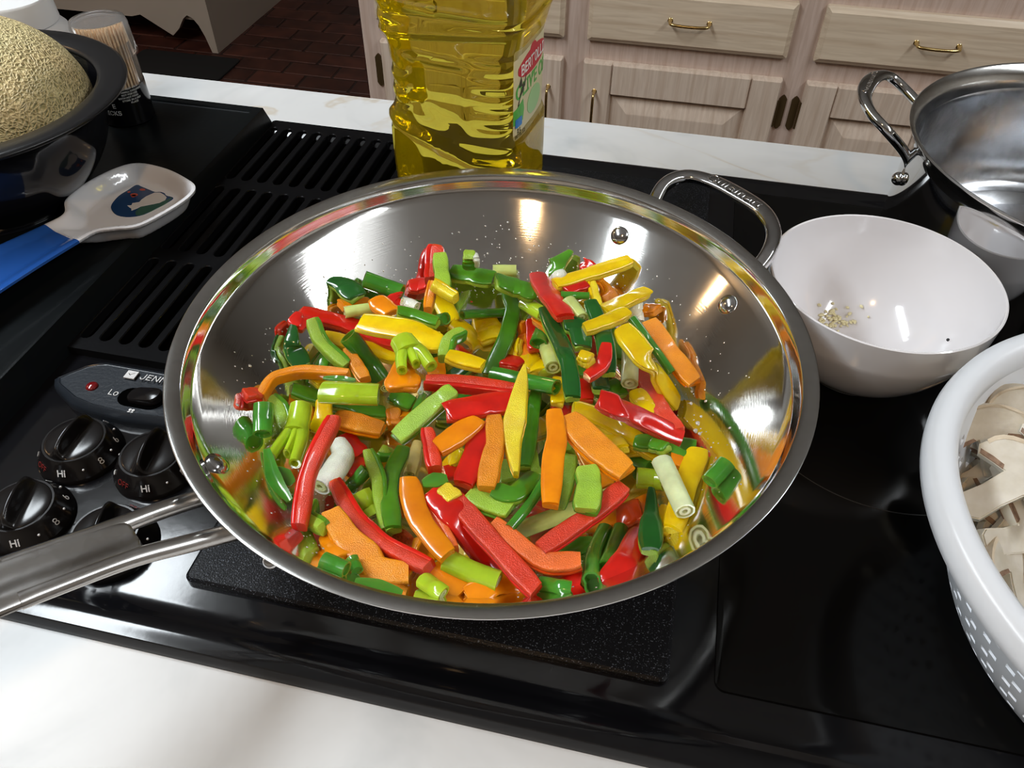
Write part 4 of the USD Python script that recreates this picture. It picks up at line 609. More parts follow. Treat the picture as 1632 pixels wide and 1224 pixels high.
([[-0.0619, 0.424, 0.0679], [-0.0463, 0.4365, 0.0679], [-0.0386, 0.4428, 0.0679], [-0.0308, 0.4494, 0.0679], [-0.0153, 0.4629, 0.0679]], 0.01134, 0.0058, 's', 'y', 0, 'long yellow pepper strip at the back right reaching furthest back', None),
([[-0.0254, 0.402, 0.0694], [-0.0173, 0.4151, 0.066], [-0.013, 0.4198, 0.0658], [-0.0087, 0.4237, 0.0663], [-0.0001, 0.4365, 0.0636]], 0.01034, 0.0058, 's', 'y', 0, "yellow pepper strip crosswise on top, at the heap's back right edge, farther one", None),
([[0.0039, 0.4079, 0.0607], [0.0146, 0.3963, 0.0558], [0.0202, 0.3917, 0.0522], [0.0261, 0.386, 0.0495], [0.0381, 0.3718, 0.0463]], 0.01407, 0.0058, 'f', 'o', 0, 'long orange pepper strip at the right edge of the heap lying against the wall', None),
([[-0.0047, 0.4033, 0.0411], [-0.0035, 0.3912, 0.0411], [-0.003, 0.3853, 0.0411], [-0.0025, 0.3787, 0.0418], [-0.0014, 0.3673, 0.0418]], 0.01163, 0.0093, 't', 'W', 0, 'whitish spring onion stalk at the right between yellow strips', None),
([[-0.0351, 0.4064, 0.0713], [-0.0257, 0.3852, 0.0713], [-0.0218, 0.3747, 0.0713], [-0.0189, 0.3639, 0.0713], [-0.0144, 0.3425, 0.0713]], 0.01087, 0.0058, 's', 'G', 0, "long dark green pepper strip lengthwise on top, partway to the heap's back right edge", None),
([[-0.0369, 0.361, 0.0121], [-0.0257, 0.3521, 0.019], [-0.0196, 0.3434, 0.0256], [-0.013, 0.3312, 0.0334], [-0.0002, 0.3075, 0.0466]], 0.0118, 0.0058, 's', 'y', 0, "long yellow pepper strip slanting right on top, partway to the heap's right edge", None),
([[-0.0323, 0.3283, 0.0524], [-0.0157, 0.3283, 0.0469], [-0.0068, 0.3274, 0.0437], [0.0031, 0.3261, 0.0389], [0.0237, 0.3181, 0.0328]], 0.01347, 0.0058, 's', 'y', 0, 'long yellow pepper strip running under the long red one at the right', None),
([[-0.0367, 0.3297, 0.0175], [-0.0286, 0.3283, 0.015], [-0.0249, 0.3268, 0.0143], [-0.0218, 0.3239, 0.0143], [-0.0164, 0.3173, 0.0145]], 0.01189, 0.0058, 'f', 'g', 0, "green pepper strip slanting right on top, partway to the heap's right edge", None),
([[-0.0276, 0.2877, 0.0567], [-0.0278, 0.2816, 0.0489], [-0.028, 0.2779, 0.0454], [-0.0285, 0.274, 0.0417], [-0.0293, 0.2638, 0.0371]], 0.00978, 0.0058, 'f', 'g', 0, "green pepper strip lengthwise on top, partway to the heap's front edge", None),
([[0.006, 0.3228, 0.0213], [0.0103, 0.3195, 0.0239], [0.0125, 0.3177, 0.0255], [0.0146, 0.3156, 0.0274], [0.0187, 0.312, 0.0304]], 0.00793, 0.0063, 't', 'd', 0, "short dark green spring onion crosswise on top, partway to the heap's right edge", None),
([[0.0437, 0.3142, 0.0489], [0.0411, 0.3012, 0.0495], [0.0394, 0.2918, 0.0508], [0.0371, 0.2779, 0.0537], [0.0322, 0.2465, 0.061]], 0.01248, 0.0058, 's', 'y', 0, 'broad yellow pepper strip at the right front against the pan wall', None),
([[0.0043, 0.2675, 0.0338], [0.0083, 0.2691, 0.036], [0.0103, 0.2701, 0.0368], [0.0123, 0.2714, 0.0371], [0.0162, 0.2732, 0.0389]], 0.01352, 0.0058, 's', 'R', 0, "short orange-red pepper strip crosswise on top, at the heap's front right edge", None),
([[0.0173, 0.2497, 0.05], [0.0127, 0.2301, 0.0589], [0.0104, 0.2209, 0.0639], [0.0083, 0.2152, 0.0647], [0.0042, 0.2056, 0.0647]], 0.01286, 0.0058, 's', 'r', 0, 'wide red pepper strip at the right front dipping to the rim', None),
([[-0.0015, 0.2587, 0.0337], [-0.0042, 0.2405, 0.0434], [-0.0049, 0.231, 0.0495], [-0.0049, 0.2216, 0.0562], [-0.004, 0.2056, 0.0666]], 0.00894, 0.0072, 't', 'd', 0, 'folded bright green spring onion leaf at the right front near the rim', None),
([[0.0065, 0.2583, 0.0381], [0.0043, 0.2395, 0.0471], [0.0034, 0.2313, 0.0518], [0.0027, 0.2255, 0.0557], [0.0016, 0.2179, 0.0604]], 0.00815, 0.0065, 't', 'd', 0, "dark green spring onion lengthwise on top, at the heap's front right edge", None),
([[-0.0272, 0.2011, 0.0617], [-0.0221, 0.1985, 0.0661], [-0.0196, 0.197, 0.0687], [-0.0172, 0.1957, 0.071], [-0.0126, 0.1957, 0.071]], 0.00784, 0.0063, 't', 'd', 0, "dark green spring onion crosswise on top, at the heap's front edge", None),
([[-0.0596, 0.1834, 0.065], [-0.0529, 0.1898, 0.065], [-0.0495, 0.194, 0.0624], [-0.0453, 0.1978, 0.0597], [-0.0357, 0.2035, 0.0558]], 0.01275, 0.0058, 's', 'o', 0, 'orange pepper strip lying lowest at the front rim of the pan', None),
([[-0.0743, 0.2005, 0.0663], [-0.0653, 0.1979, 0.0663], [-0.0607, 0.1968, 0.0663], [-0.0561, 0.196, 0.0663], [-0.0469, 0.1947, 0.0663]], 0.0112, 0.009, 't', 'l', 0, 'light green spring onion stalk in the front middle left of the pinkish red strip', None),
([[-0.0801, 0.1974, 0.0634], [-0.0741, 0.1935, 0.0634], [-0.0711, 0.1916, 0.0634], [-0.0682, 0.1897, 0.0634], [-0.0624, 0.186, 0.0634]], 0.01432, 0.0058, 's', 'o', 0, "orange pepper strip slanting right on top, at the heap's front edge", None),
([[-0.0819, 0.1877, 0.0657], [-0.0775, 0.1843, 0.0688], [-0.0752, 0.1824, 0.0707], [-0.073, 0.1805, 0.0727], [-0.0694, 0.1788, 0.0728]], 0.00887, 0.0071, 't', 'l', 0, 'light green spring onion chunk near the front rim left of an orange strip', None),
([[-0.1419, 0.2183, 0.0604], [-0.1262, 0.2029, 0.0627], [-0.1148, 0.1969, 0.0631], [-0.107, 0.1892, 0.0641], [-0.0903, 0.1899, 0.0641]], 0.01416, 0.0058, 'f', 'o', 0, 'wavy orange pepper strip with bumpy inside up at the front left', None),
([[-0.1277, 0.18, 0.0796], [-0.1235, 0.1792, 0.0796], [-0.1214, 0.1788, 0.0795], [-0.1194, 0.1785, 0.0793], [-0.1152, 0.1777, 0.0794]], 0.00809, 0.0065, 't', 'd', 0, 'short shiny green spring onion tube nearest the rim at the front left', None),
([[-0.087, 0.2376, 0.0718], [-0.0841, 0.2359, 0.0718], [-0.0826, 0.235, 0.0718], [-0.0811, 0.2341, 0.0718], [-0.0782, 0.2324, 0.0718]], 0.00982, 0.0058, 'f', 'y', 0, "short yellow pepper strip slanting right on top, partway to the heap's front edge", None),
([[-0.0609, 0.2419, 0.0728], [-0.0533, 0.2407, 0.0728], [-0.0499, 0.2417, 0.0728], [-0.0473, 0.2466, 0.071], [-0.043, 0.2628, 0.0635]], 0.01041, 0.0058, 's', 'g', 0, "green pepper strip crosswise on top, partway to the heap's front edge", None),
([[-0.0361, 0.2568, 0.0705], [-0.0395, 0.2449, 0.0705], [-0.0414, 0.2392, 0.0705], [-0.0434, 0.2336, 0.0705], [-0.0479, 0.2229, 0.0705]], 0.00564, 0.0045, 't', 'd', 0, 'thin dark green spring onion stem slanting in the front centre', None),
([[-0.139, 0.3328, 0.0811], [-0.134, 0.3271, 0.0816], [-0.1314, 0.3239, 0.0816], [-0.1285, 0.3196, 0.0816], [-0.1225, 0.3099, 0.0816]], 0.01572, 0.0105, 'x', 'l', 0, 'pale green spring onion piece split into several fingers in the back left', None),
([[-0.1771, 0.296, 0.0646], [-0.1653, 0.296, 0.0667], [-0.1602, 0.2974, 0.066], [-0.1554, 0.2996, 0.0647], [-0.1449, 0.302, 0.064]], 0.01521, 0.0105, 't', 'l', 0, 'thick light green split spring onion lying crosswise on the left of the heap', None),
([[-0.1924, 0.2934, 0.052], [-0.1897, 0.2809, 0.0501], [-0.1881, 0.2736, 0.0504], [-0.187, 0.2657, 0.051], [-0.1853, 0.2495, 0.0527]], 0.01409, 0.0105, 'x', 'l', 0, 'light green spring onion forked into stalks near the left edge of the heap', None),
([[-0.1602, 0.2729, 0.0698], [-0.1603, 0.2476, 0.0697], [-0.16, 0.2374, 0.0683], [-0.1586, 0.2269, 0.0671], [-0.1518, 0.2027, 0.0664]], 0.00929, 0.0075, 'c', 'r', 0, 'long curved red pepper strip standing out at the left front of the heap', None),
([[-0.0938, 0.3755, 0.0226], [-0.078, 0.3711, 0.026], [-0.0704, 0.3697, 0.0269], [-0.0627, 0.3673, 0.0288], [-0.0475, 0.361, 0.0342]], 0.01167, 0.0093, 't', 'd', 0, 'green hollow spring onion tube lying crosswise at the top of the yellow centre sliver', None),
([[-0.0651, 0.4066, 0.0593], [-0.0486, 0.3672, 0.0694], [-0.0422, 0.3486, 0.076], [-0.0375, 0.3355, 0.078], [-0.0313, 0.3112, 0.078]], 0.01063, 0.0058, 's', 'G', 0, 'long dark green pepper strip shining skin up, right of the pale spring onion stub', None),
([[-0.0787, 0.4504, 0.0533], [-0.0677, 0.4252, 0.0619], [-0.0624, 0.4129, 0.0664], [-0.0574, 0.4023, 0.0698], [-0.0477, 0.3825, 0.076]], 0.0139, 0.0058, 's', 'r', 0, 'glossy red pepper strip slanting near the back middle of the heap', None),
([[-0.0343, 0.3734, 0.0761], [-0.0255, 0.381, 0.0761], [-0.0213, 0.3848, 0.0761], [-0.0175, 0.3899, 0.075], [-0.0102, 0.3985, 0.0741]], 0.01026, 0.0058, 's', 'y', 0, "yellow pepper strip crosswise on top, at the heap's back right edge, nearer one", None),
([[-0.0065, 0.395, 0.0726], [0.0026, 0.3864, 0.0681], [0.0074, 0.3843, 0.0636], [0.0126, 0.3817, 0.0589], [0.0232, 0.3722, 0.0525]], 0.00606, 0.0049, 't', 'd', 0, 'thin green spring onion stem on top of the orange strip at the right', None),
([[-0.0114, 0.3846, 0.0721], [0.0, 0.3686, 0.0721], [0.0061, 0.3621, 0.0699], [0.0134, 0.3648, 0.0573], [0.0295, 0.3621, 0.0366]], 0.0154, 0.0058, 's', 'y', 0, 'thick yellow pepper strip at the right beside the thin green stem', None),
([[-0.0189, 0.3606, 0.0771], [-0.0183, 0.3492, 0.0771], [-0.0189, 0.3447, 0.0765], [-0.0209, 0.3414, 0.0751], [-0.0265, 0.3333, 0.0744]], 0.00816, 0.0058, 's', 'r', 0, 'curved glossy red pepper strip right of the long dark green strip', None),
([[-0.0331, 0.3448, 0.0793], [-0.0305, 0.344, 0.0793], [-0.0292, 0.3435, 0.0793], [-0.0279, 0.3431, 0.0793], [-0.0253, 0.3415, 0.0801]], 0.00829, 0.008, 'k', 'y', 0, 'small yellow pepper chunk beside the curved red strip', None),
([[-0.0171, 0.3173, 0.0751], [-0.0063, 0.3159, 0.0725], [0.0006, 0.3183, 0.067], [0.0103, 0.3203, 0.0608], [0.0333, 0.321, 0.0499]], 0.01502, 0.0058, 's', 'r', 0, 'long red pepper strip lying on top at the right middle of the heap', None),
([[-0.0321, 0.2968, 0.0767], [-0.0198, 0.2846, 0.0767], [-0.0137, 0.2791, 0.0767], [-0.0076, 0.2742, 0.0767], [0.0044, 0.2652, 0.0767]], 0.01728, 0.0058, 'f', 'o', 0, 'wide orange pepper strip with wet inside up in the right middle', None),
([[-0.0161, 0.2648, 0.0756], [-0.0139, 0.2573, 0.0756], [-0.013, 0.2531, 0.0756], [-0.0127, 0.2481, 0.0756], [-0.0125, 0.2374, 0.0756]], 0.01344, 0.0058, 'f', 'g', 0, 'thick pale green pepper piece standing upright right of the upright orange strip', None),
([[0.0113, 0.2876, 0.0468], [0.0163, 0.2882, 0.0468], [0.0188, 0.2884, 0.0468], [0.0213, 0.2887, 0.0468], [0.0262, 0.2876, 0.0488]], 0.01273, 0.0102, 't', 'l', 0, 'light green hollow spring onion piece with its open end facing right', None),
([[0.0043, 0.261, 0.0698], [-0.0048, 0.2472, 0.0698], [-0.01, 0.2398, 0.0698], [-0.0165, 0.2315, 0.0698], [-0.0307, 0.2141, 0.0698]], 0.01023, 0.0058, 'f', 'r', 0, 'long pale red pepper strip with inside up slanting across the pale onion stalk', None),
([[0.0194, 0.2745, 0.0546], [0.0207, 0.2588, 0.0566], [0.0211, 0.2502, 0.0592], [0.0214, 0.2422, 0.0617], [0.0217, 0.2275, 0.0664]], 0.01169, 0.0058, 's', 'G', 1, 'pointed dark green pepper strip hanging down at the right front', None),
([[-0.0569, 0.2251, 0.0682], [-0.0364, 0.2123, 0.0682], [-0.0291, 0.2096, 0.0682], [-0.0228, 0.209, 0.0682], [-0.0107, 0.2133, 0.0682]], 0.01059, 0.0058, 'f', 'R', 0, 'bent orange red pepper strip ending near the front rim', None),
([[-0.1055, 0.2393, 0.0725], [-0.0981, 0.2247, 0.0725], [-0.0935, 0.2179, 0.0725], [-0.0873, 0.2114, 0.0725], [-0.0732, 0.1994, 0.0725]], 0.01136, 0.0058, 's', 'o', 0, 'long yellowish orange pepper strip bent down toward the front in the left middle', None),
([[-0.153, 0.2467, 0.0461], [-0.1337, 0.2253, 0.051], [-0.1204, 0.2145, 0.0553], [-0.1066, 0.2053, 0.0596], [-0.0807, 0.1934, 0.0682]], 0.00946, 0.0075, 'c', 'r', 0, 'longest red pepper strip sweeping down to the front left rim', None),
([[-0.0974, 0.2376, 0.0723], [-0.0936, 0.2397, 0.0723], [-0.0916, 0.2407, 0.0723], [-0.0897, 0.2418, 0.0723], [-0.0858, 0.2439, 0.0723]], 0.00902, 0.0022, 'l', 'd', 0, 'small dark green spring onion leaf near the centre front', None),
([[-0.0625, 0.3272, 0.0803], [-0.0602, 0.2932, 0.0777], [-0.0594, 0.283, 0.0755], [-0.0579, 0.2738, 0.0742], [-0.0516, 0.2539, 0.0738]], 0.01204, 0.0058, 'f', 'y', 2, 'leaf shaped yellow pepper sliver standing upright in the centre, wet inside facing up', None),
([[-0.0395, 0.2974, 0.0793], [-0.0348, 0.279, 0.0793], [-0.0342, 0.2711, 0.0793], [-0.0337, 0.2619, 0.0793], [-0.0299, 0.2345, 0.0793]], 0.01083, 0.0058, 's', 'o', 0, 'upright orange pepper strip on top just right of the centre sliver', None),
([[0.023, 0.2932, 0.0586], [0.0277, 0.2817, 0.0604], [0.0299, 0.275, 0.0624], [0.0322, 0.2679, 0.0645], [0.037, 0.2549, 0.0673]], 0.01125, 0.009, 't', 'W', 0, 'whitish green spring onion stalk leaning over the yellow strip at the right front', None),
([[-0.0813, 0.2355, 0.0703], [-0.0664, 0.2226, 0.0703], [-0.0581, 0.2157, 0.0703], [-0.0484, 0.2077, 0.0703], [-0.0282, 0.1912, 0.0702]], 0.01112, 0.0058, 'f', 'r', 0, 'long pinkish red pepper strip with glittering inside up in the front middle', None)]
vr = np.random.RandomState(21)
def wprof(n, w, t):
    u = np.linspace(0, 1, n); ph = vr.uniform(0, 6.28)
    q = 1 + .055*np.sin(u*6 + ph) + .02*np.sin(u*15 + 2*ph)
    if t == 1: q *= .30 + .70*np.sin(np.clip(u*1.25, 0, 1)*math.pi/2 + .0)**.8; q[-3:] *= np.array([.95, .85, .7])
    elif t == 2: q *= np.clip(.16 + .95*np.sin(u**.85*math.pi)**.8 + .25*(u > .75)*(u-.75), .1, 1.05)
    else: q[0] *= .80; q[-1] *= .80; q[1] *= .93; q[-2] *= .93
    return w*q
def strip_part(S, wp, lo, hi, lo2, hi2, axis, curl, seed, rough):
    """strip with a rounded section; lo..hi along the thin axis, lo2..hi2 across the width, in fractions"""
    n = len(S); T, B, N = frames(S); k = 16; a = np.arange(k)*2*math.pi/k; e = 2/3.6
    ca, sa = np.sign(np.cos(a))*abs(np.cos(a))**e, np.sign(np.sin(a))*abs(np.sin(a))**e
    rings = []; sl0, sl1 = vr.uniform(-.25, .25, 2)
    for i in range(n):
        b = (lo2+hi2)/2 + ca*(hi2-lo2)/2; t = (lo+hi)/2 + sa*(hi-lo)/2
        th = STH; W = wp[i]; off = curl*(b*b*4)*W*.22
        nz = (meshkit.noise(np.c_[S[i][None] + B[i]*(b*W)[:, None]]*260 + seed, 3) - .5)*rough
        P = S[i] + B[i]*(b*W)[:, None] + N[i]*(t*th - off + nz)[:, None]
        if i == 0: P = P + T[i]*(b*W*sl0)[:, None]
        if i == n-1: P = P + T[i]*(b*W*sl1)[:, None]
        rings.append(P)
    return loft(rings)
def leaf_tube(S, w, h, hollow=.62, flute=.022):
    n = len(S); T, B, N = frames(S); k = 24; a = np.arange(k)*2*math.pi/k; fl = 1 + flute*np.cos(9*a + 1) + .5*flute*np.cos(17*a)
    w = np.broadcast_to(w, n); h = np.broadcast_to(h, n); R = []
    def ring(i, s, back=0): return S[i] + T[i]*back + B[i]*(np.cos(a)*w[i]/2*s*fl)[:, None] + N[i]*(np.sin(a)*h[i]/2*s*fl)[:, None]
    R.append(ring(1, hollow*.96)); R.append(ring(0, hollow))
    for i in range(n): R.append(ring(i, 1))
    R.append(ring(n-1, hollow)); R.append(ring(n-2, hollow*.96))
    return loft(R)
for S5, w, th, kind, col, tp, label, group in VEG:
    S = np.array(S5, float); STH = th; seed = vr.randint(0, 999)
    if kind in 'sfck':
        nm = {'k': 'pepper_chunk'}.get(kind, 'pepper_strip'); t = thing(nm, label, 'pepper strip' if kind != 'k' else 'pepper chunk', S[len(S)//2], group)
        S = spline(S, 20); wp = wprof(20, w, tp)
        if kind in 'sk':
            obj('flesh', strip_part(S, wp, -.5, .22, -.5, .5, 0, .35, seed, .0004), VF[col], t, smooth=50)
            obj('skin', strip_part(S, wp*1.02, .12, .5, -.51, .51, 0, .35, seed, .0003), VS[col], t, smooth=50)
        elif kind == 'f':
            obj('flesh', strip_part(S, wp, -.25, .5, -.48, .48, 0, -.25, seed, .0007), VF[col], t, smooth=50)
            obj('skin', strip_part(S, wp*1.03, -.55, -.12, -.51, .51, 0, -.25, seed, .0003), VS[col], t, smooth=50)
        else:
            sd = 1 if seed % 2 else -1
            lo, hi = (-.5, .30) if sd > 0 else (-.30, .5)
            obj('flesh', strip_part(S, wp, -.5, .5, lo, hi, 0, 0, seed, .0004), VF[col], t, smooth=50)
            lo, hi = (.16, .51) if sd > 0 else (-.51, -.16)
            obj('skin', strip_part(S, wp, -.49, .49, lo, hi, 0, 0, seed, .0003), VS[col], t, smooth=50)
    elif kind in 'tw':
        t = thing('spring_onion', label, 'spring onion', S[len(S)//2], group); S = spline(S, 16)
        if kind == 't':
            obj('stalk', leaf_tube(S, w*np.linspace(1.03, .97, 16), th*1.05, .76 if col in 'dl' else .8), VS[col], t, smooth=60)
            if col in 'pwlW':
                obj('inner_leaf', leaf_tube(S, w*.55, th*.6, .5, .02), VF[col if col != 'l' else 'p'], t, smooth=60)
        else:
            u = np.linspace(0, 1, 16); q = .62 + .42*np.sin(np.clip(u*1.5, 0, 1)*math.pi/2 + .2)*np.cos(u*1.05)**.8
            obj('bulb', leaf_tube(S, w*q, th*q*1.1, .85, .02), VF['w'], t, smooth=60); obj('inner_leaf', leaf_tube(S, w*.6*q, th*.65*q, .5, .02), VF['p'], t, smooth=60)
    elif kind == 'x':
        t = thing('spring_onion', label, 'spring onion', S[len(S)//2], group); S = spline(S, 21); T, B, N = frames(S); h = 9
        obj('stalk', leaf_tube(S[:h+2], w*np.linspace(.95, 1.08, h+2), th*1.1, .5), VS[col], t, smooth=60)
        for o, ww, ln in ((-.85, .62, 21), (-.1, .40, 19), (.85, .50, 20)):
            q = np.array([S[i] + B[i]*w*(o*.42)*(.6 + 1.0*(i-h+2)/(23-h)) for i in range(h-2, ln)])
            obj('split_leaf', leaf_tube(q, w*ww*np.linspace(1.0, .8, len(q)), th*.75, .6), VS[col], t, smooth=60)
    else:
        S = spline(S, 14); u = np.linspace(0, 1, 14); wq = w*(.45 + .6*np.sin(u*math.pi)**.7)
        T, B, N = frames(S); R = []
        for i in range(14):
            b = np.array([-.5, -.25, 0, .25, .5]); d = np.abs(b)*wq[i]*.35
            top_ = S[i] + B[i]*(b*wq[i])[:, None] + N[i]*(d + .0009)[:, None]; bot = S[i] + B[i]*(b*wq[i])[:, None] + N[i]*(d - .0002)[:, None]
            R.append(np.vstack([top_, bot[::-1]]))
        obj('spring_onion_leaf', loft(R), VS[col], label=label, cat='spring onion leaf', group=group, smooth=50)
# ------------------------------------------------------------------ white bowl with grated garlic
M['ceramic'] = plain('white_ceramic', (.76, .75, .77), .12, coat=.6)
BX, BY = .151, .459
def bprof(r): return Z0 + .006 + .0775*(1 - (1 - min(max(r-.012, 0)/.0610, 1)**2)**.62)
bin_ = [(0, Z0+.006), (.015, Z0+.006)] + [(r, bprof(r)) for r in np.linspace(.014, .0712, 30)]
bout = [(.0720, .0850), (.0730, .0856), (.0738, .0850), (.0738, .0838)] + [(r+.0026, bprof(r)-.0032) for r in np.linspace(.0700, .032, 28)] + [(.031, Z0+.0022), (.029, Z0+.0017), (.026, Z0+.0017), (.025, Z0+.0026), (0, Z0+.0026)]
obj('white_bowl', lathe(bin_ + bout, BX, BY, 128), M['ceramic'], label='white glazed bowl with bits of grated garlic, right of the steel pan', cat='bowl', smooth=50)
M['garlic'] = plain('grated_garlic', (.80, .74, .46), .4)
gr = np.random.RandomState(8); gm = []
for i in range(60):
    # on the front left inside wall
    az = rad(gr.normal(107, 11)); r = .0375 + gr.normal(0, .0035); z = bprof(r)
    m = trimesh.creation.icosphere(subdivisions=1, radius=1.); m.apply_scale((gr.uniform(.0009, .0024), gr.uniform(.0007, .0014), gr.uniform(.0006, .0014)))
    m.apply_transform(trimesh.transformations.rotation_matrix(gr.uniform(0, 3), (0, 0, 1))); m.apply_translation((BX+(r-.0006)*math.cos(az), BY+(r-.0006)*math.sin(az), z+.0008)); gm.append(m)
obj('grated_garlic', cat_(gm), M['garlic'], label='small heap of pale grated garlic stuck inside the white bowl', cat='garlic', kind='stuff')
az, r = rad(3.6), .0564
obj('pepper_speck', sphere((BX+r*math.cos(az), BY+r*math.sin(az), bprof(r)+.0006), .0011, 2), M['gloss_black'], label='single black speck on the right inside wall of the white bowl', cat='speck')

# ------------------------------------------------------------------ steel stock pot
PX, PY = .3261, .6001
pot = thing('stock_pot', 'tall mirror polished steel stock pot with loop handle at the right edge', 'pot', (PX, PY, Z0))
def potz(z): return z
po = [(0, Z0+.0018), (.128, Z0+.0018), (.138, .008), (.1445, .016), (.1465, .03), (.1470, .105), (.1485, .111), (.1520, .1165), (.1538, .1195)]
pi2 = [(.1540, .1204), (.1530, .1212), (.1510, .1205), (.1470, .1165), (.1445, .1120), (.1438, .1085), (.1430, .104), (.1415, .100)]
obj('outer_wall', lathe(po + [(.1520, .1190), (.1475, .1120), (.1450, .1040), (.1440, .03), (.14, .014), (0, .0075)], PX, PY, 160), M['mirror'], pot, smooth=50)
obj('inner_wall', lathe([(.1432, .1035), (.1415, .1000), (.1410, .04), (.136, .020), (.126, .0125), (0, .0120)], PX, PY, 160), M['pot_in'], pot, smooth=50)
obj('rim', lathe([(.1538, .1195), (.1540, .1204), (.1530, .1212), (.1510, .1205), (.1470, .1165), (.1448, .1120), (.1436, .1060), (.1432, .1030), (.1460, .1040), (.1485, .111), (.1520, .1165)], PX, PY, 160, True), M['rim'], pot, smooth=50)
HQ = [(.1880, .660, .1060), (.1909, .671, .108), (.1786, .6853, .115), (.1643, .6887, .122), (.1489, .6685, .126), (.1406, .64, .126), (.1442, .6191, .122), (.1566, .6064, .115), (.1743, .6067, .1), (.1820, .6058, .09), (.1815, .6029, .082), (.1775, .6030, .0785)]
S = spline(HQ, 70); u = np.linspace(0, 1, 70); wd = .0078 + .006*np.exp(-((u-.42)/.12)**2)
ph = obj('loop_handle', cat_([sweep(S, wd, .0078, 16, (.5, .1, 1)), sphere(S[-1], .0052, 3), sphere((.1845, .6065, .0925), .0075, 2, (.5, .8, 1.1))]), M['mirror'], pot, smooth=50)
ex = unit(np.array(HQ[4]) - np.array(HQ[5])); nn = unit((-.45, -.25, 1)); nn = unit(nn - ex*np.dot(nn, ex))
obj('lettering', lettering('Cuisinart', .0068, (np.array(HQ[4])+np.array(HQ[5]))/2 + nn*.0042, ex, nn, .0006), M['handle'], ph)
for az in (183, 171):
    obj('rivet', sphere((PX + .1418*math.cos(rad(az)), PY + .1418*math.sin(rad(az)), .088), .0055, 3, (.5, 1, 1)), M['chrome'], pot)

# ------------------------------------------------------------------ colander with sliced mushrooms
M['plastic'] = plain('white_plastic', (.70, .73, .77), .26)
KX, KY = .2935, .2664
col = thing('colander', 'white plastic colander of sliced mushrooms at the right edge', 'colander', (KX, KY, Z0))
lipc = [(.1340, .098), (.1348, .1040), (.1365, .1080), (.1395, .1102), (.1430, .1108), (.1468, .1095), (.1495, .1065), (.1507, .1020), (.1502, .0975), (.1478, .0955), (.1468, .0975), (.1445, .1015), (.1405, .1025), (.1375, .0995), (.1362, .0940)]
obj('rim', lathe(lipc, KX, KY, 160, True), M['plastic'], col, smooth=60)
nu, zs = 150, np.linspace(.010, .096, 24)
def cr(z): return .092 + .0432*((z-.010)/.086)**.6
present = np.ones((nu, len(zs)-1), bool)
for i in range(nu):
    for j in range(2, len(zs)-5):
        if i % 3 == (0 if (j//2) % 2 else 1) and j % 2 == 0: present[i, j] = False
def cv(i, j, o): a = 2*math.pi*i/nu; r = cr(zs[j]) + o; return (KX + r*math.cos(a), KY + r*math.sin(a), zs[j])
V, F, vid = [], [], {}
def gid(i, j, o):
    kx = (i % nu, j, o)
    if kx not in vid: vid[kx] = len(V); V.append(cv(i, j, .0022 if o else 0))
    return vid[kx]
def quad(a, b, c, d): F.append((a, b, c)); F.append((a, c, d))
for i in range(nu):
    for j in range(len(zs)-1):
        if not present[i, j]: continue
        quad(gid(i, j, 1), gid(i+1, j, 1), gid(i+1, j+1, 1), gid(i, j+1, 1)); quad(gid(i, j, 0), gid(i, j+1, 0), gid(i+1, j+1, 0), gid(i+1, j, 0))
        if not present[(i+1) % nu, j]: quad(gid(i+1, j, 1), gid(i+1, j, 0), gid(i+1, j+1, 0), gid(i+1, j+1, 1))
        if not present[(i-1) % nu, j]: quad(gid(i, j, 0), gid(i, j, 1), gid(i, j+1, 1), gid(i, j+1, 0))
        if j+1 < len(zs)-1 and not present[i, j+1]: quad(gid(i, j+1, 1), gid(i+1, j+1, 1), gid(i+1, j+1, 0), gid(i, j+1, 0))
        if j > 0 and not present[i, j-1]: quad(gid(i, j, 0), gid(i+1, j, 0), gid(i+1, j, 1), gid(i, j, 1))
obj('perforated_wall', trimesh.Trimesh(V, F, process=False), M['plastic'], col, smooth=40)
obj('base', lathe([(0, .0075), (.088, .0075), (.0942, .0085), (.0942, .0115), (.086, .0105), (0, .0105)], KX, KY, 96), M['plastic'], col)
obj('foot', lathe([(.070, Z0+.0016), (.075, Z0+.0016), (.076, .008), (.070, .008)], KX, KY, 96, True), M['plastic'], col)
M['mush'] = mottled('mushroom_flesh', (.62, .55, .42), (.76, .70, .58), 70., .5, sss=.15, rnd=.1, bump=.15, bscale=200., bdist=.0008)
M['mush_skin'] = mottled('mushroom_cap_skin', (.52, .42, .29), (.70, .61, .47), 90., .5, rnd=.15)
M['gills'] = mottled('mushroom_gills', (.16, .09, .055), (.30, .19, .12), 240., .6)
def mush_outline(s, v=0):
    cap_ = [(math.cos(rad(a))*.024*(1+.03*math.sin(3*rad(a)+v)), .010 + math.sin(rad(a))*.019) for a in range(0, 181, 12)]
    low = [(-.0245, .006), (-.021, .003), (-.013, .006), (-.0075, .0075), (-.0068, -.004), (-.0078, -.016), (-.005, -.019), (.005, -.019), (.0078, -.016), (.0068, -.004), (.0075, .0075), (.013, .006), (.021, .003), (.0245, .006)]
    return np.array(cap_ + low)*s
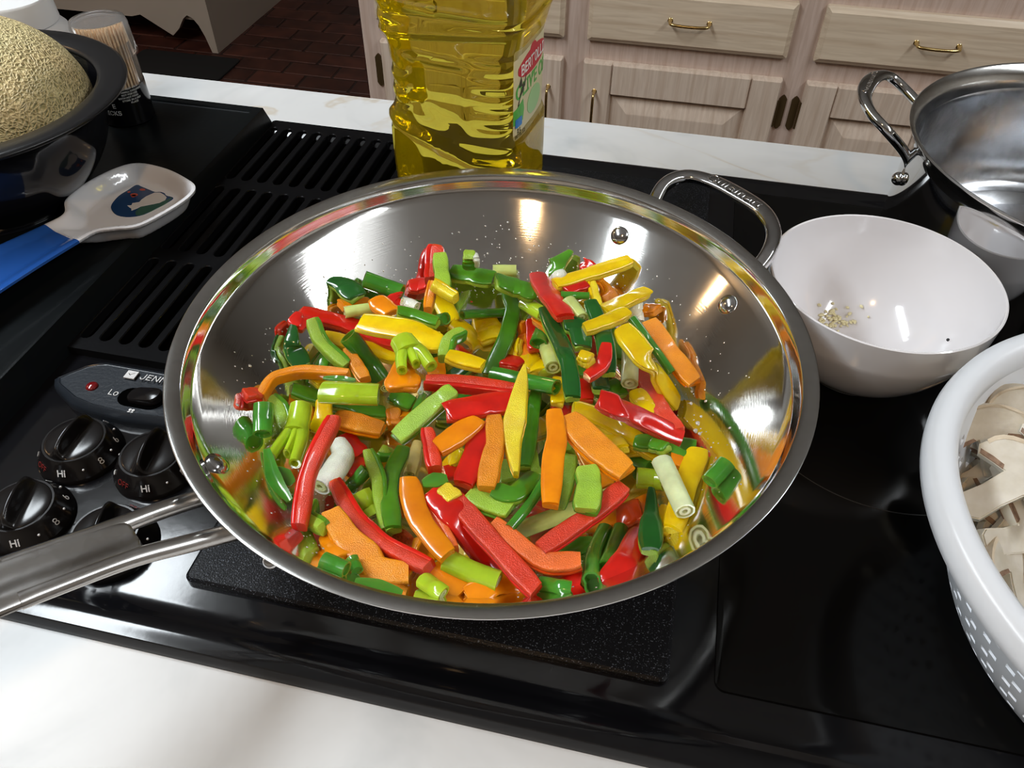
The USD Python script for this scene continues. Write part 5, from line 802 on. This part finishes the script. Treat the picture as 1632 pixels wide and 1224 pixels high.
def mushroom(label, pos, ex, n, s=1., th=.006, v=0, half=False):
    t = thing('mushroom_slice', label, 'mushroom slice', pos); ex = unit(ex); n = unit(n); ex = unit(ex - n*np.dot(ex, n)); ey = np.cross(n, ex)
    o = mush_outline(s, v); o = o[:, [1, 0]] if False else o
    P = Polygon(o)
    if half: P = P.intersection(Polygon([(-.004, -.1), (.1, -.1), (.1, .1), (-.004, .1)]))
    ins = P.buffer(-.0007)
    m = cat_([extrude(P, -th/2+.0006, th/2-.0006), extrude(ins, -th/2, -th/2+.0006), extrude(ins, th/2-.0006, th/2)])
    m = m.subdivide_to_size(.006); vv = m.vertices; m.vertices = vv + np.c_[0*vv[:, :2], 2.2*vv[:, 0]**2/s*1.5 + .0008*np.sin(vv[:, 1]*150+v)]
    obj('flesh', place(m, pos, ex, ey, n), M['mush'], t, smooth=45)
    cp = Polygon(np.vstack([o[:16]*1.02, (o[:16]*.93 + (0, .0005*s))[::-1]]))
    if half: cp = cp.intersection(Polygon([(-.004, -.1), (.1, -.1), (.1, .1), (-.004, .1)]))
    if cp.geom_type == 'Polygon':
        m2 = extrude(cp, -th/2-.0002, th/2+.0002); vv = m2.vertices; m2.vertices = vv + np.c_[0*vv[:, :2], 2.2*vv[:, 0]**2/s*1.5 + .0008*np.sin(vv[:, 1]*150+v)]; obj('cap_skin', place(m2, pos, ex, ey, n), M['mush_skin'], t)
    for sd in (-1, 1):
        if half and sd < 0: continue
        gl = Polygon(np.array([(.0085, .0076), (.013, .0062), (.0205, .0036), (.0222, .0052), (.0160, .0078), (.0100, .0094)])*(sd*s, s))
        m3 = extrude(gl, -th/2-.0003, th/2+.0003); vv = m3.vertices; m3.vertices = vv + np.c_[0*vv[:, :2], 2.2*vv[:, 0]**2/s*1.5 + .0008*np.sin(vv[:, 1]*150+v)]; obj('gills', place(m3, pos, ex, ey, n), M['gills'], t)
MUSH = [('long cream mushroom slice lying across the others at the left of the colander', [0.1909, 0.2942, 0.078], [0.0101, -0.0193, 0], [-0.35, -0.45, 0.9], 1.0, 0.007, 0, False), ('curved mushroom slice behind the long cream slice in the colander', [0.1972, 0.3312, 0.071], [0.0219, 0.0125, 0], [-0.1, -0.75, 0.6], 0.85, 0.006, 1, False), ('thick rounded mushroom slice with a cracked cap at the back of the colander', [0.2108, 0.3486, 0.076], [0.0153, 0.0074, 0], [0.1, -0.8, 0.55], 0.75, 0.008, 2, False), ('pale mushroom slice at the front left of the colander beside its wall', [0.1955, 0.2737, 0.066], [0.0074, -0.0142, 0], [0.35, -0.35, 0.8], 0.95, 0.007, 3, False), ('mushroom slice with brown gills between the long and the front slices', [0.2041, 0.2897, 0.066], [0.0097, -0.0072, 0], [0.1, -0.6, 0.75], 0.85, 0.006, 4, False), ('low shaded mushroom slice touching the left colander wall', [0.1966, 0.3238, 0.058], [0.0084, -0.013, 0], [-0.5, -0.2, 0.8], 0.8, 0.006, 5, False), ('yellowish mushroom slice cut by the right photo edge', [0.2098, 0.3152, 0.078], [0.001, -0.0226, 0], [-0.6, -0.3, 0.7], 0.9, 0.007, 6, False), ('low mushroom slice against the back wall of the colander', [0.2236, 0.3872, 0.055], [1.0, 0.0, 0], [-0.26, -0.16, 0.8], 0.95, 0.007, 0, False), ('low mushroom slice at the back left wall of the colander', [0.2073, 0.3579, 0.052], [0.267, 0.964, 0], [-0.13, -0.12, 0.8], 0.95, 0.007, 1, False), ('dark low mushroom slice under the middle of the long cream slice', [0.2098, 0.3181, 0.05], [-0.857, 0.516, 0], [0.13, -0.55, 0.8], 0.95, 0.007, 2, False), ('low mushroom slice at the left wall between the long and the front slices', [0.1971, 0.3029, 0.052], [-0.726, -0.688, 0], [-0.49, 0.07, 0.8], 0.95, 0.007, 3, False), ('low mushroom slice at the front left wall of the colander', [0.1982, 0.2782, 0.05], [0.469, -0.883, 0], [-0.24, -0.41, 0.8], 0.95, 0.007, 4, False), ('low mushroom slice nearest the front of the colander', [0.2012, 0.254, 0.054], [0.977, 0.215, 0], [0.5, -0.22, 0.8], 0.95, 0.007, 5, False), ('lowest mushroom slice under the curved one in the colander', [0.2151, 0.3495, 0.044], [0.054, 0.999, 0], [0.34, -0.22, 0.8], 0.95, 0.007, 6, False), ('low mushroom slice by the right photo edge in the colander', [0.2143, 0.2938, 0.05], [-0.948, 0.319, 0], [0.14, -0.48, 0.8], 0.95, 0.007, 7, False), ('low mushroom slice behind the yellowish one at the photo edge', [0.2246, 0.351, 0.056], [-0.561, -0.828, 0], [0.13, 0.09, 0.8], 0.95, 0.007, 8, False)]
for a in MUSH: mushroom(*a)
# the rest of the heap, beyond the photo's right edge and underneath: copies of one slice
src = stage.GetPrimAtPath('/World/mushroom_slice_007'); mr = random.Random(12)
for i in range(60):
    lay = i//16; a = i*2.39996; rr = (.014 + .058*math.sqrt((i % 16 + .5)/16))*(1 - .04*lay); x, y = KX + rr*math.cos(a), KY + rr*math.sin(a)
    if lay > 1 and x < .262: continue
    xf = UsdGeom.Xform.Define(stage, numbered('/World', 'mushroom_slice'))
    xf.AddTranslateOp().Set(Gf.Vec3d(x, y, .0215 + .0145*lay + .002*(i % 3))); xf.AddRotateXYZOp().Set(Gf.Vec3f(mr.uniform(-14, 14), mr.uniform(-14, 14), mr.uniform(0, 360)))
    xf.GetPrim().GetReferences().AddInternalReference(src.GetPath()); xf.GetPrim().SetInstanceable(True); tag(xf, 'cream mushroom slice in the hidden bulk of the colander heap', 'mushroom slice', 'mushroom slices deep in the colander')
# ------------------------------------------------------------------ oil bottle
OX, OY, OR = -.1600, .5750, rad(-7)
BZ = .0077
def oil_scale(z):
    pts = [(0, .90), (.004, .985), (.010, 1.0), (.040, 1.02), (.075, 1.02), (.098, 1.015), (.106, .965), (.112, .945), (.150, .945), (.160, .955), (.170, 1.0), (.180, 1.05), (.195, 1.065), (.215, 1.06), (.240, .98), (.262, .78), (.280, .50), (.290, .34), (.305, .31), (.325, .31)]
    return float(np.interp(z, *zip(*pts)))
def oil_pt(a, z, off=0.):
    s = oil_scale(z); e = 2/5.2 if z < .23 else 2/(5.2 - 3.2*min(1, (z-.23)/.05)); A, B_ = .0535, .0450
    if z > .26: m_ = min(1, (z-.26)/.03); B_ = B_ + (A-B_)*m_
    c, q = math.cos(a), math.sin(a); x = math.copysign(abs(c)**e, c)*A*s; y = math.copysign(abs(q)**e, q)*B_*s
    d = off
    if q < -.2 or c < -.2 or c > .2:
        front = y < -.03*s
        if front and .1 < z < .168:
            for zz in (.112, .1245, .137, .1495, .1615):            # gripping ribs, right half of the front
                d += .0028*math.exp(-((z-zz)/.0022)**2)*math.exp(-((x-.036)/.012)**2)
            for zz in (.118, .131, .144):                           # chevrons on the left corner
                d += -.0030*math.exp(-((z-zz-.25*abs(x+.040))/.0028)**2)*math.exp(-((x+.040)/.010)**4)
            d += -.0030/(1+math.exp(-(x+.020)/.0015))/(1+math.exp((x-.014)/.0015))*(1/(1+math.exp(-(z-.122+.5*(x+.02))/.002)))*(1/(1+math.exp((z-.157)/.002)))   # sunk panel
            d += .0045*math.exp(-((z-.156+.06*x)/.0030)**2)*math.exp(-((x+.008)/.022)**4)
        if front and z < .12: d += .0045*math.exp(-((z-(.098-.35*(x+.02) if x < .02 else .084))/.0045)**2)
        if z < .10: d += .0022*math.cos(6*a)*math.exp(-((z-.03)/.025)**2)
        if z > .165 and z < .235: d += .0022*math.exp(-((z-.178-.12*x)/.003)**2) - .0016*math.exp(-((z-.187)/.003)**2)
    r = math.hypot(x, y) + 1e-9; x, y = x*(1+d/r), y*(1+d/r)
    return (OX + x*math.cos(OR) - y*math.sin(OR), OY + x*math.sin(OR) + y*math.cos(OR), BZ + z)
zsb = np.concatenate([np.linspace(0, .012, 6), np.linspace(.014, .24, 125), np.linspace(.244, .325, 24)]); NA = 200
ang = np.linspace(0, 2*math.pi, NA, endpoint=False); ang = ang - .20*np.sin(4*ang)
obj_rings = [[oil_pt(a, z) for a in ang] for z in zsb]
M['oil'] = MAT('oil_in_clear_plastic', {'p': ('principled_bsdf', {'base_color': (1, 1, 1), 'transmission_weight': 1., 'roughness': .015, 'ior': 1.46}), 'tl': ('translucent_bsdf', {'color': (.80, .66, .02)}), 'mx': ('mix_closure', {'fac': .17}), 'v': ('absorption_volume', {'color': (.97, .90, .0), 'density': 25.})}, [('p.BSDF', 'mx.closure1'), ('tl.BSDF', 'mx.closure2')], 'mx.closure', 'v.volume')
bt = thing('oil_bottle', 'clear plastic bottle of yellow cooking oil standing behind the steel pan', 'bottle', (OX, OY, Z0))
obj('bottle_body', loft(obj_rings), M['oil'], bt, smooth=60)
M['cap'] = plain('green_cap', (.02, .12, .03), .4)
obj('cap', lathe([(0, BZ+.350), (.018, BZ+.350), (.0195, BZ+.348), (.0195, BZ+.318), (.018, BZ+.316)], OX, OY, 48), M['cap'], bt)
# the label wraps the right hand face; lay flat art out in (s, z) and bend it on
M['label'] = plain('cream_label', (.66, .58, .34), .4); M['label_red'] = plain('label_red', (.55, .02, .035), .4); M['label_white'] = plain('label_white', (.8, .78, .72), .4)
M['label_green'] = plain('label_green', (.10, .42, .07), .4); M['label_pale'] = plain('label_pale_green', (.36, .60, .26), .4); M['label_blue'] = plain('label_blue', (.05, .22, .55), .4); M['label_dark'] = plain('label_dark', (.04, .04, .02), .5)
aa = np.linspace(-math.pi*.36, math.pi*.36, 400); pts_ = np.array([oil_pt(a, .135) for a in aa]); sl_ = np.r_[0, np.cumsum(np.linalg.norm(np.diff(pts_, axis=0), axis=1))]; sl_ -= sl_.max()/2
def wrap(m, off):
    """(s, z) flat art to the bottle's right side"""
    m = m.subdivide_to_size(.004) if len(m.faces) < 4000 else m
    v = np.array(m.vertices); out = []
    for s, z, d in v:
        a = float(np.interp(s, sl_, aa)); p = np.array(oil_pt(a, .135, off + d)); out.append((p[0], p[1], BZ + z))
    return trimesh.Trimesh(out, m.faces, process=False)
def flat(poly, off): return wrap(extrude(poly, 0, .0002), off)
LAB = rrect(-.034, .034, .101, .168, .002, 3)
lab = obj('label', flat(LAB, .0011), M['label'], bt, label='cream paper label with a red oval and green print', smooth=60)
ov = affinity.scale(Point(0, .1515).buffer(1, 24), .029, .0085)
obj('red_oval', flat(ov.union(affinity.scale(Point(0, .158).buffer(1), .007, .005)), .0014), M['label_red'], lab, smooth=60)
def ltext(t, h, s, z, off, bold=False):
    m = meshkit.text_mesh(t, h, .0002, bold); m.apply_translation((-m.bounds[:, 0].mean() + s, z - h/2, 0)); return wrap(m, off)
obj('brand_lettering', ltext('BERTOLLI', .0074, 0, .1512, .0017, True), M['label_white'], lab)
obj('lettering', cat_([ltext('OLIVE OIL', .0100, .003, .1365, .0014, True)]), M['label_green'], lab)
obj('green_band', flat(Polygon([(-.034, .113), (-.034, .124), (-.020, .129), (-.018, .121), (-.020, .113)]), .0014), M['label_green'], lab, smooth=60)
obj('pale_seal', flat(affinity.scale(Point(.004, .119).buffer(1, 16), .015, .010), .0014), M['label_pale'], lab, smooth=60)
obj('blue_mark', flat(rrect(-.032, -.022, .1105, .1175, .001, 2), .0017), M['label_blue'], lab, smooth=60)
obj('small_print', cat_([ltext('2 L', .0032, -.026, .1075, .0014, True), ltext('(67 FL OZ)', .0024, -.024, .1035, .0014, True)] + [flat(Polygon(p), .0016) for p in ([(-.028, .140), (-.024, .147), (-.022, .140)], [(-.027, .132), (-.020, .142), (-.019, .136)], [(-.021, .137), (-.015, .146), (-.017, .138)], [(-.0285, .127), (-.024, .136), (-.0275, .126)])]), M['label_dark'], lab, smooth=60)

# ------------------------------------------------------------------ black bowl with a melon
GX, GY, GZ = -.554, .492, .0263
M['bowl_black'] = plain('black_melamine', (.008, .008, .010), .10, coat=.3)
M['bowl_lip'] = plain('black_melamine_lip', (.011, .011, .012), .24)
bo = [(0, GZ), (.060, GZ), (.064, .029), (.072, .038), (.088, .056), (.0985, .075), (.1045, .100), (.1062, .1145)]
bi = [(.1040, .1173), (.1018, .108), (.0998, .095), (.0935, .072), (.0835, .056), (.068, .0395), (.055, .0322), (0, .0313)]
sm = lambda P, n: spline([(a, b, 0) for a, b in P], n)[:, :2]
bw = thing('black_bowl', 'black glossy bowl with a wide lip holding the melon at the left', 'bowl', (GX, GY, GZ))
obj('bowl_wall', lathe(np.vstack([sm(bo, 40), sm(bi, 40)]), GX, GY, 128), M['bowl_black'], bw, smooth=50)
lp = [(.1035, .1172), (.108, .1195), (.116, .1203), (.124, .1200), (.1268, .1188), (.1272, .1170), (.1258, .1155), (.119, .1150), (.110, .1140), (.1055, .1130), (.1030, .1140)]
obj('lip', lathe(lp, GX, GY, 128, True), M['bowl_lip'], bw, smooth=60)
M['melon'] = MAT('netted_melon_rind', {'c': ('texture_coordinate', {}), 'v': ('voronoi_texture', {'feature': 'distance_to_edge', 'scale': 330.}), 'n': ('noise_texture', {'scale': 60., 'detail': 3.}),
    'vm': ('vector_math', {'math_type': 'scale', 'scale': .012}), 'va': ('vector_math', {'math_type': 'add'}),
    'r': ('rgb_ramp', {'ramp': [(.0, (.78, .66, .40)), (.14, (.70, .58, .33)), (.32, (.42, .36, .18))]}), 'n2': ('noise_texture', {'scale': 14., 'detail': 2.}), 'r2': ('rgb_ramp', {'ramp': [(.35, (1., .93, .80)), (.65, (.92, 1., .88))]}),
    'mu': ('mix_color', {'blend_type': 'multiply', 'fac': 1.}), 'mr': ('map_range', {'from_min': 0., 'from_max': .25, 'to_min': 1., 'to_max': 0.}), 'b': ('bump', {'strength': .8, 'distance': .0012}), 'p': ('principled_bsdf', {'roughness': .55})},
    [('c.object', 'n.vector'), ('n.color', 'vm.vector1'), ('vm.vector', 'va.vector1'), ('c.object', 'va.vector2'), ('va.vector', 'v.vector'), ('v.distance', 'r.fac'), ('c.object', 'n2.vector'), ('n2.fac', 'r2.fac'), ('r.color', 'mu.a'), ('r2.color', 'mu.b'),
     ('mu.result', 'p.base_color'), ('v.distance', 'mr.value'), ('mr.result', 'b.height'), ('b.normal', 'p.normal')])
mel = trimesh.creation.icosphere(subdivisions=5, radius=1.); d_ = meshkit.fbm(np.array(mel.vertices)*1.6, 3) - .5
mel.apply_scale(1.); mel.vertices = np.array(mel.vertices)*(1 + .03*d_)[:, None]*(.0820, .0820, .0675); mel.apply_translation((-.5455, .5030, .1030))
obj('cantaloupe', mel, M['melon'], label='whole netted cantaloupe melon sitting in the black bowl', cat='melon', smooth=True)

# ------------------------------------------------------------------ toothpicks
TX, TY, TZ = -.530, .647, .0263
M['clear'] = MAT('clear_plastic', {'t': ('transparent_bsdf', {'color': (.985, .985, .985)}), 'g': ('glossy_bsdf', {'color': (1, 1, 1), 'roughness': .05}), 'd': ('translucent_bsdf', {'color': (.75, .75, .75)}), 'f': ('fresnel', {'IOR': 1.18}), 'x': ('mix_closure', {}), 'y': ('mix_closure', {'fac': .07})},
    [('f.fac', 'x.fac'), ('t.BSDF', 'x.closure1'), ('g.BSDF', 'x.closure2'), ('x.closure', 'y.closure1'), ('d.BSDF', 'y.closure2')], 'y.closure')
jar = thing('toothpick_jar', 'clear round toothpick jar with a black label band behind the bowl', 'jar', (TX, TY, TZ))
obj('jar_wall', lathe([(0, TZ), (.0225, TZ), (.0235, TZ+.001), (.0235, TZ+.075), (.0225, TZ+.075), (.0225, TZ+.0015), (0, TZ+.0015)], TX, TY, 64), M['clear'], jar, smooth=40)
obj('lid', lathe([(.0268, TZ+.0635), (.0268, TZ+.0655), (.0262, TZ+.0660), (.0255, TZ+.090), (.0240, TZ+.0945), (.0215, TZ+.0955), (0, TZ+.0955), (0, TZ+.0945), (.021, TZ+.0945), (.0232, TZ+.0935), (.0245, TZ+.0895), (.0252, TZ+.066), (.0252, TZ+.0635)], TX, TY, 64), M['clear'], jar, smooth=40, label='clear domed plastic lid')
def tooth_label():
    a = np.linspace(0, 2*math.pi, 65)[:-1]; top_ = .040 + .010*np.clip(np.cos(a - 3.6), -.3, 1)
    R = [np.c_[TX + .0238*np.cos(a), TY + .0238*np.sin(a), np.full(64, TZ + .0018)], np.c_[TX + .0238*np.cos(a), TY + .0238*np.sin(a), TZ + top_]]
    return loft(R, False)
lb = obj('label_band', tooth_label(), M['gloss_black'], jar, smooth=40, label='black label band with small white lettering')
def curved_text(t, h, az, z, r=.0240):
    m = meshkit.text_mesh(t, h, .0001, True); m.apply_translation((-m.bounds[:, 0].mean(), -h/2, 0)); v = np.array(m.vertices); a = rad(az) + v[:, 0]/r
    return trimesh.Trimesh(np.c_[TX + (r + v[:, 2])*np.cos(a), TY + (r + v[:, 2])*np.sin(a), TZ + z + v[:, 1]], m.faces, process=False)
obj('lettering', cat_([curved_text('E', .0042, -78, .0225), curved_text('TOOTHPICKS', .0042, -112, .0155)] + [curved_text(t, .0017, -38 + o, .0375 - .0027*i) for i, (t, o) in enumerate([('WARNING: KEEP AWAY', -4), ('FROM SMALL CHILDREN', 0), ('NOT FOR USE', 2), ('WITH HOT FOOD', -2), ('STORE IN A DRY', 4), ('PLACE', 8)])]), M['print'], lb)
M['pick'] = mottled('toothpick_wood', (.62, .43, .26), (.78, .60, .40), 300., .6, rnd=.2)
tr = random.Random(4); tm = []
for i in range(230):
    r = .0214*math.sqrt((i+.5)/230); a = i*2.39996; x, y = TX + r*math.cos(a), TY + r*math.sin(a); l = .0900 + tr.uniform(-.003, .002)
    c = trimesh.creation.cylinder(radius=.00088, height=l-.006, sections=6); c.apply_translation((x, y, TZ+.002+l/2)); tip = trimesh.creation.cone(radius=.00088, height=.004, sections=6); tip.apply_translation((x, y, TZ+.002+l/2+(l-.006)/2)); tm += [c, tip]
obj('toothpick_bundle', cat_(tm), M['pick'], label='tight bundle of wooden toothpicks inside the clear jar', cat='toothpicks', kind='stuff')

# ------------------------------------------------------------------ white tub behind the bowl
WX, WY = -.640, .668
tub = thing('white_tub', 'white plastic tub with a white screw cap behind the melon at top left', 'tub', (WX, WY, .0263))
M['white_tub'] = plain('white_tub_plastic', (.72, .72, .72), .35)
obj('tub_body', lathe([(0, .0263), (.046, .0263), (.048, .029), (.048, .085), (.046, .093), (.040, .100), (.034, .102), (0, .102)], WX, WY, 64), M['white_tub'], tub, smooth=30)
obj('screw_cap', lathe([(.030, .101), (.0405, .101), (.041, .102), (.0400, .122), (.0385, .1245), (.034, .1245), (.033, .1235), (0, .1235)], WX, WY, 96), M['white_tub'], tub, smooth=30)

# ------------------------------------------------------------------ spoon rest
SR = np.array([[-0.519, 0.333], [-0.506, 0.364], [-0.487, 0.402], [-0.4701, 0.436], [-0.4646, 0.4537], [-0.4751, 0.4721], [-0.4741, 0.4992], [-0.4636, 0.5263], [-0.4489, 0.5382], [-0.4208, 0.535], [-0.3942, 0.5233], [-0.3822, 0.5138], [-0.3797, 0.4995], [-0.3851, 0.4771], [-0.3971, 0.4517], [-0.4135, 0.4435], [-0.425, 0.4368], [-0.4303, 0.4226], [-0.4404, 0.3883], [-0.4483, 0.3563], [-0.456, 0.325], [-0.47, 0.305], [-0.502, 0.308]])
def smooth_closed(P, n):
    P = np.asarray(P, float); k = len(P); out = []
    for t in np.linspace(0, k, n, endpoint=False):
        i = int(t); u = t-i; a, b, c, d = P[(i-1) % k], P[i % k], P[(i+1) % k], P[(i+2) % k]
        out.append(.5*(2*b+(c-a)*u+(2*a-5*b+4*c-d)*u*u+(3*b-a-3*c+d)*u**3))
    return np.array(out)
OUT = Polygon(smooth_closed(SR, 260)).buffer(0)
ax0, axd = np.array((-.4772, .4198)), unit(np.array((-.4502, .4293)) - np.array((-.4701, .436)))   # where white turns blue
cutA = np.array((-.4701, .436)); cutB = np.array((-.4303, .4226)); nrm = np.array((-(cutB-cutA)[1], (cutB-cutA)[0])); nrm = unit(nrm)
if nrm[1] < 0: nrm = -nrm
far = np.array([cutA - 3*(cutB-cutA), cutB + 3*(cutB-cutA)]); HALF = Polygon([far[0], far[1], far[1] + nrm*.5, far[0] + nrm*.5])
def dish(poly, whole, zt, zb):
    b = np.array(poly.segmentize(.0018).exterior.coords)[:-1]; x0, y0, x1, y1 = poly.bounds
    gx, gy = np.meshgrid(np.arange(x0, x1, .0018), np.arange(y0, y1, .0018)); pp = np.c_[gx.ravel(), gy.ravel()]; inn = poly.buffer(-.0009)
    import shapely
    pp = pp[shapely.contains_xy(inn, pp[:, 0], pp[:, 1])]; P = np.vstack([b, pp]); tri = Delaunay(P).simplices
    cen = P[tri].mean(1); tri = tri[shapely.contains_xy(poly, cen[:, 0], cen[:, 1])]
    d = shapely.distance(shapely.points(P), whole.exterior); t, u = zt(d, P), zb(d, P); n = len(P)
    A = P[tri]; sgn = (A[:, 1, 0]-A[:, 0, 0])*(A[:, 2, 1]-A[:, 0, 1]) - (A[:, 1, 1]-A[:, 0, 1])*(A[:, 2, 0]-A[:, 0, 0]); tri = np.where((sgn < 0)[:, None], tri[:, ::-1], tri)
    F = [tri, tri[:, ::-1] + n]; nb = len(b); i = np.arange(nb); j = (i+1) % nb
    F += [np.c_[i, i+n, j+n], np.c_[i, j+n, j]]
    m = trimesh.Trimesh(np.vstack([np.c_[P, t], np.c_[P, u]]), np.vstack(F), process=False)
    trimesh.repair.fix_normals(m); return m
sst = lambda x: np.clip(x, 0, 1)**2*(3 - 2*np.clip(x, 0, 1))
def headness(P): return sst(((P - cutA) @ nrm + .004)/.03)
ztop = lambda d, P: .0465 - .0006*(1-sst(d/.0015)) - (.0022 + .0105*headness(P))*sst((d-.002)/.011)
zbot = lambda d, P: .0440 - (.0062 + .0110*headness(P))*sst(d/.014) + 0*d
sr = thing('spoon_rest', 'white ceramic spoon rest with a blue handle and a cat picture', 'spoon rest', (-.43, .48, .0263))
M['blue_glaze'] = plain('blue_glaze', (.018, .085, .34), .12, coat=.6)
obj('dish', dish(OUT.intersection(HALF), OUT, ztop, zbot), M['ceramic'], sr, smooth=60, label='white glazed shallow dish')
obj('handle', dish(OUT.difference(HALF), OUT, ztop, zbot), M['blue_glaze'], sr, smooth=60, label='blue glazed handle')
ZP = .0342
def decal(pts, z, m, nm, par):
    P = Polygon(smooth_closed(pts, 80)).buffer(0); P = P.intersection(OUT.buffer(-.0125)); return obj(nm, extrude(P, z-.0012, z), m, par)
ARCH, CATP, HILL = np.array([[-0.4458, 0.5221], [-0.4482, 0.5131], [-0.4506, 0.5042], [-0.4503, 0.4954], [-0.4484, 0.4878], [-0.4439, 0.4817], [-0.4371, 0.4769], [-0.4296, 0.4756], [-0.4222, 0.4773], [-0.4162, 0.4812], [-0.4128, 0.4862], [-0.4091, 0.4942], [-0.4056, 0.503], [-0.4044, 0.5106], [-0.4119, 0.5126], [-0.4153, 0.5155], [-0.4199, 0.5167], [-0.4245, 0.5156], [-0.4314, 0.5178], [-0.4395, 0.5205]]), np.array([[-0.4352, 0.4909], [-0.432, 0.492], [-0.433, 0.4951], [-0.4283, 0.498], [-0.4286, 0.502], [-0.4275, 0.5074], [-0.4237, 0.5143], [-0.4195, 0.5153], [-0.4142, 0.5128], [-0.4104, 0.5099], [-0.4093, 0.5058], [-0.4116, 0.5008], [-0.4161, 0.4976], [-0.4206, 0.4944], [-0.424, 0.4921], [-0.4251, 0.489], [-0.4278, 0.4851], [-0.4297, 0.4879], [-0.4318, 0.4888]]), np.array([[-0.4236, 0.4915], [-0.4204, 0.494], [-0.4139, 0.4988], [-0.409, 0.5051], [-0.4055, 0.5111], [-0.4056, 0.503], [-0.4091, 0.4942], [-0.4128, 0.4862], [-0.4162, 0.4812], [-0.4202, 0.4795], [-0.4235, 0.4837], [-0.4239, 0.4871]])
pic = decal(ARCH, ZP, plain('picture_blue', (.012, .045, .13), .15), 'picture_panel', sr)
decal(HILL, ZP+.0001, plain('picture_green', (.035, .10, .075), .15), 'green_hill', pic)
obj('white_cat', extrude(Polygon(CATP).buffer(.0002).intersection(OUT.buffer(-.0115)), ZP-.001, ZP+.0002), plain('picture_white', (.62, .58, .56), .15), pic)
fl = [extrude(affinity.scale(Point(x, y).buffer(1, 4), a, b), ZP-.001, ZP+.00015) for x, y, a, b in ((-.439, .5073, .0034, .0024), (-.4385, .5055, .002, .002), (-.4365, .5162, .0026, .0016), (-.4456, .5103, .0013, .0013))]
obj('red_flower', cat_(fl), plain('picture_red', (.42, .07, .045), .15), pic)
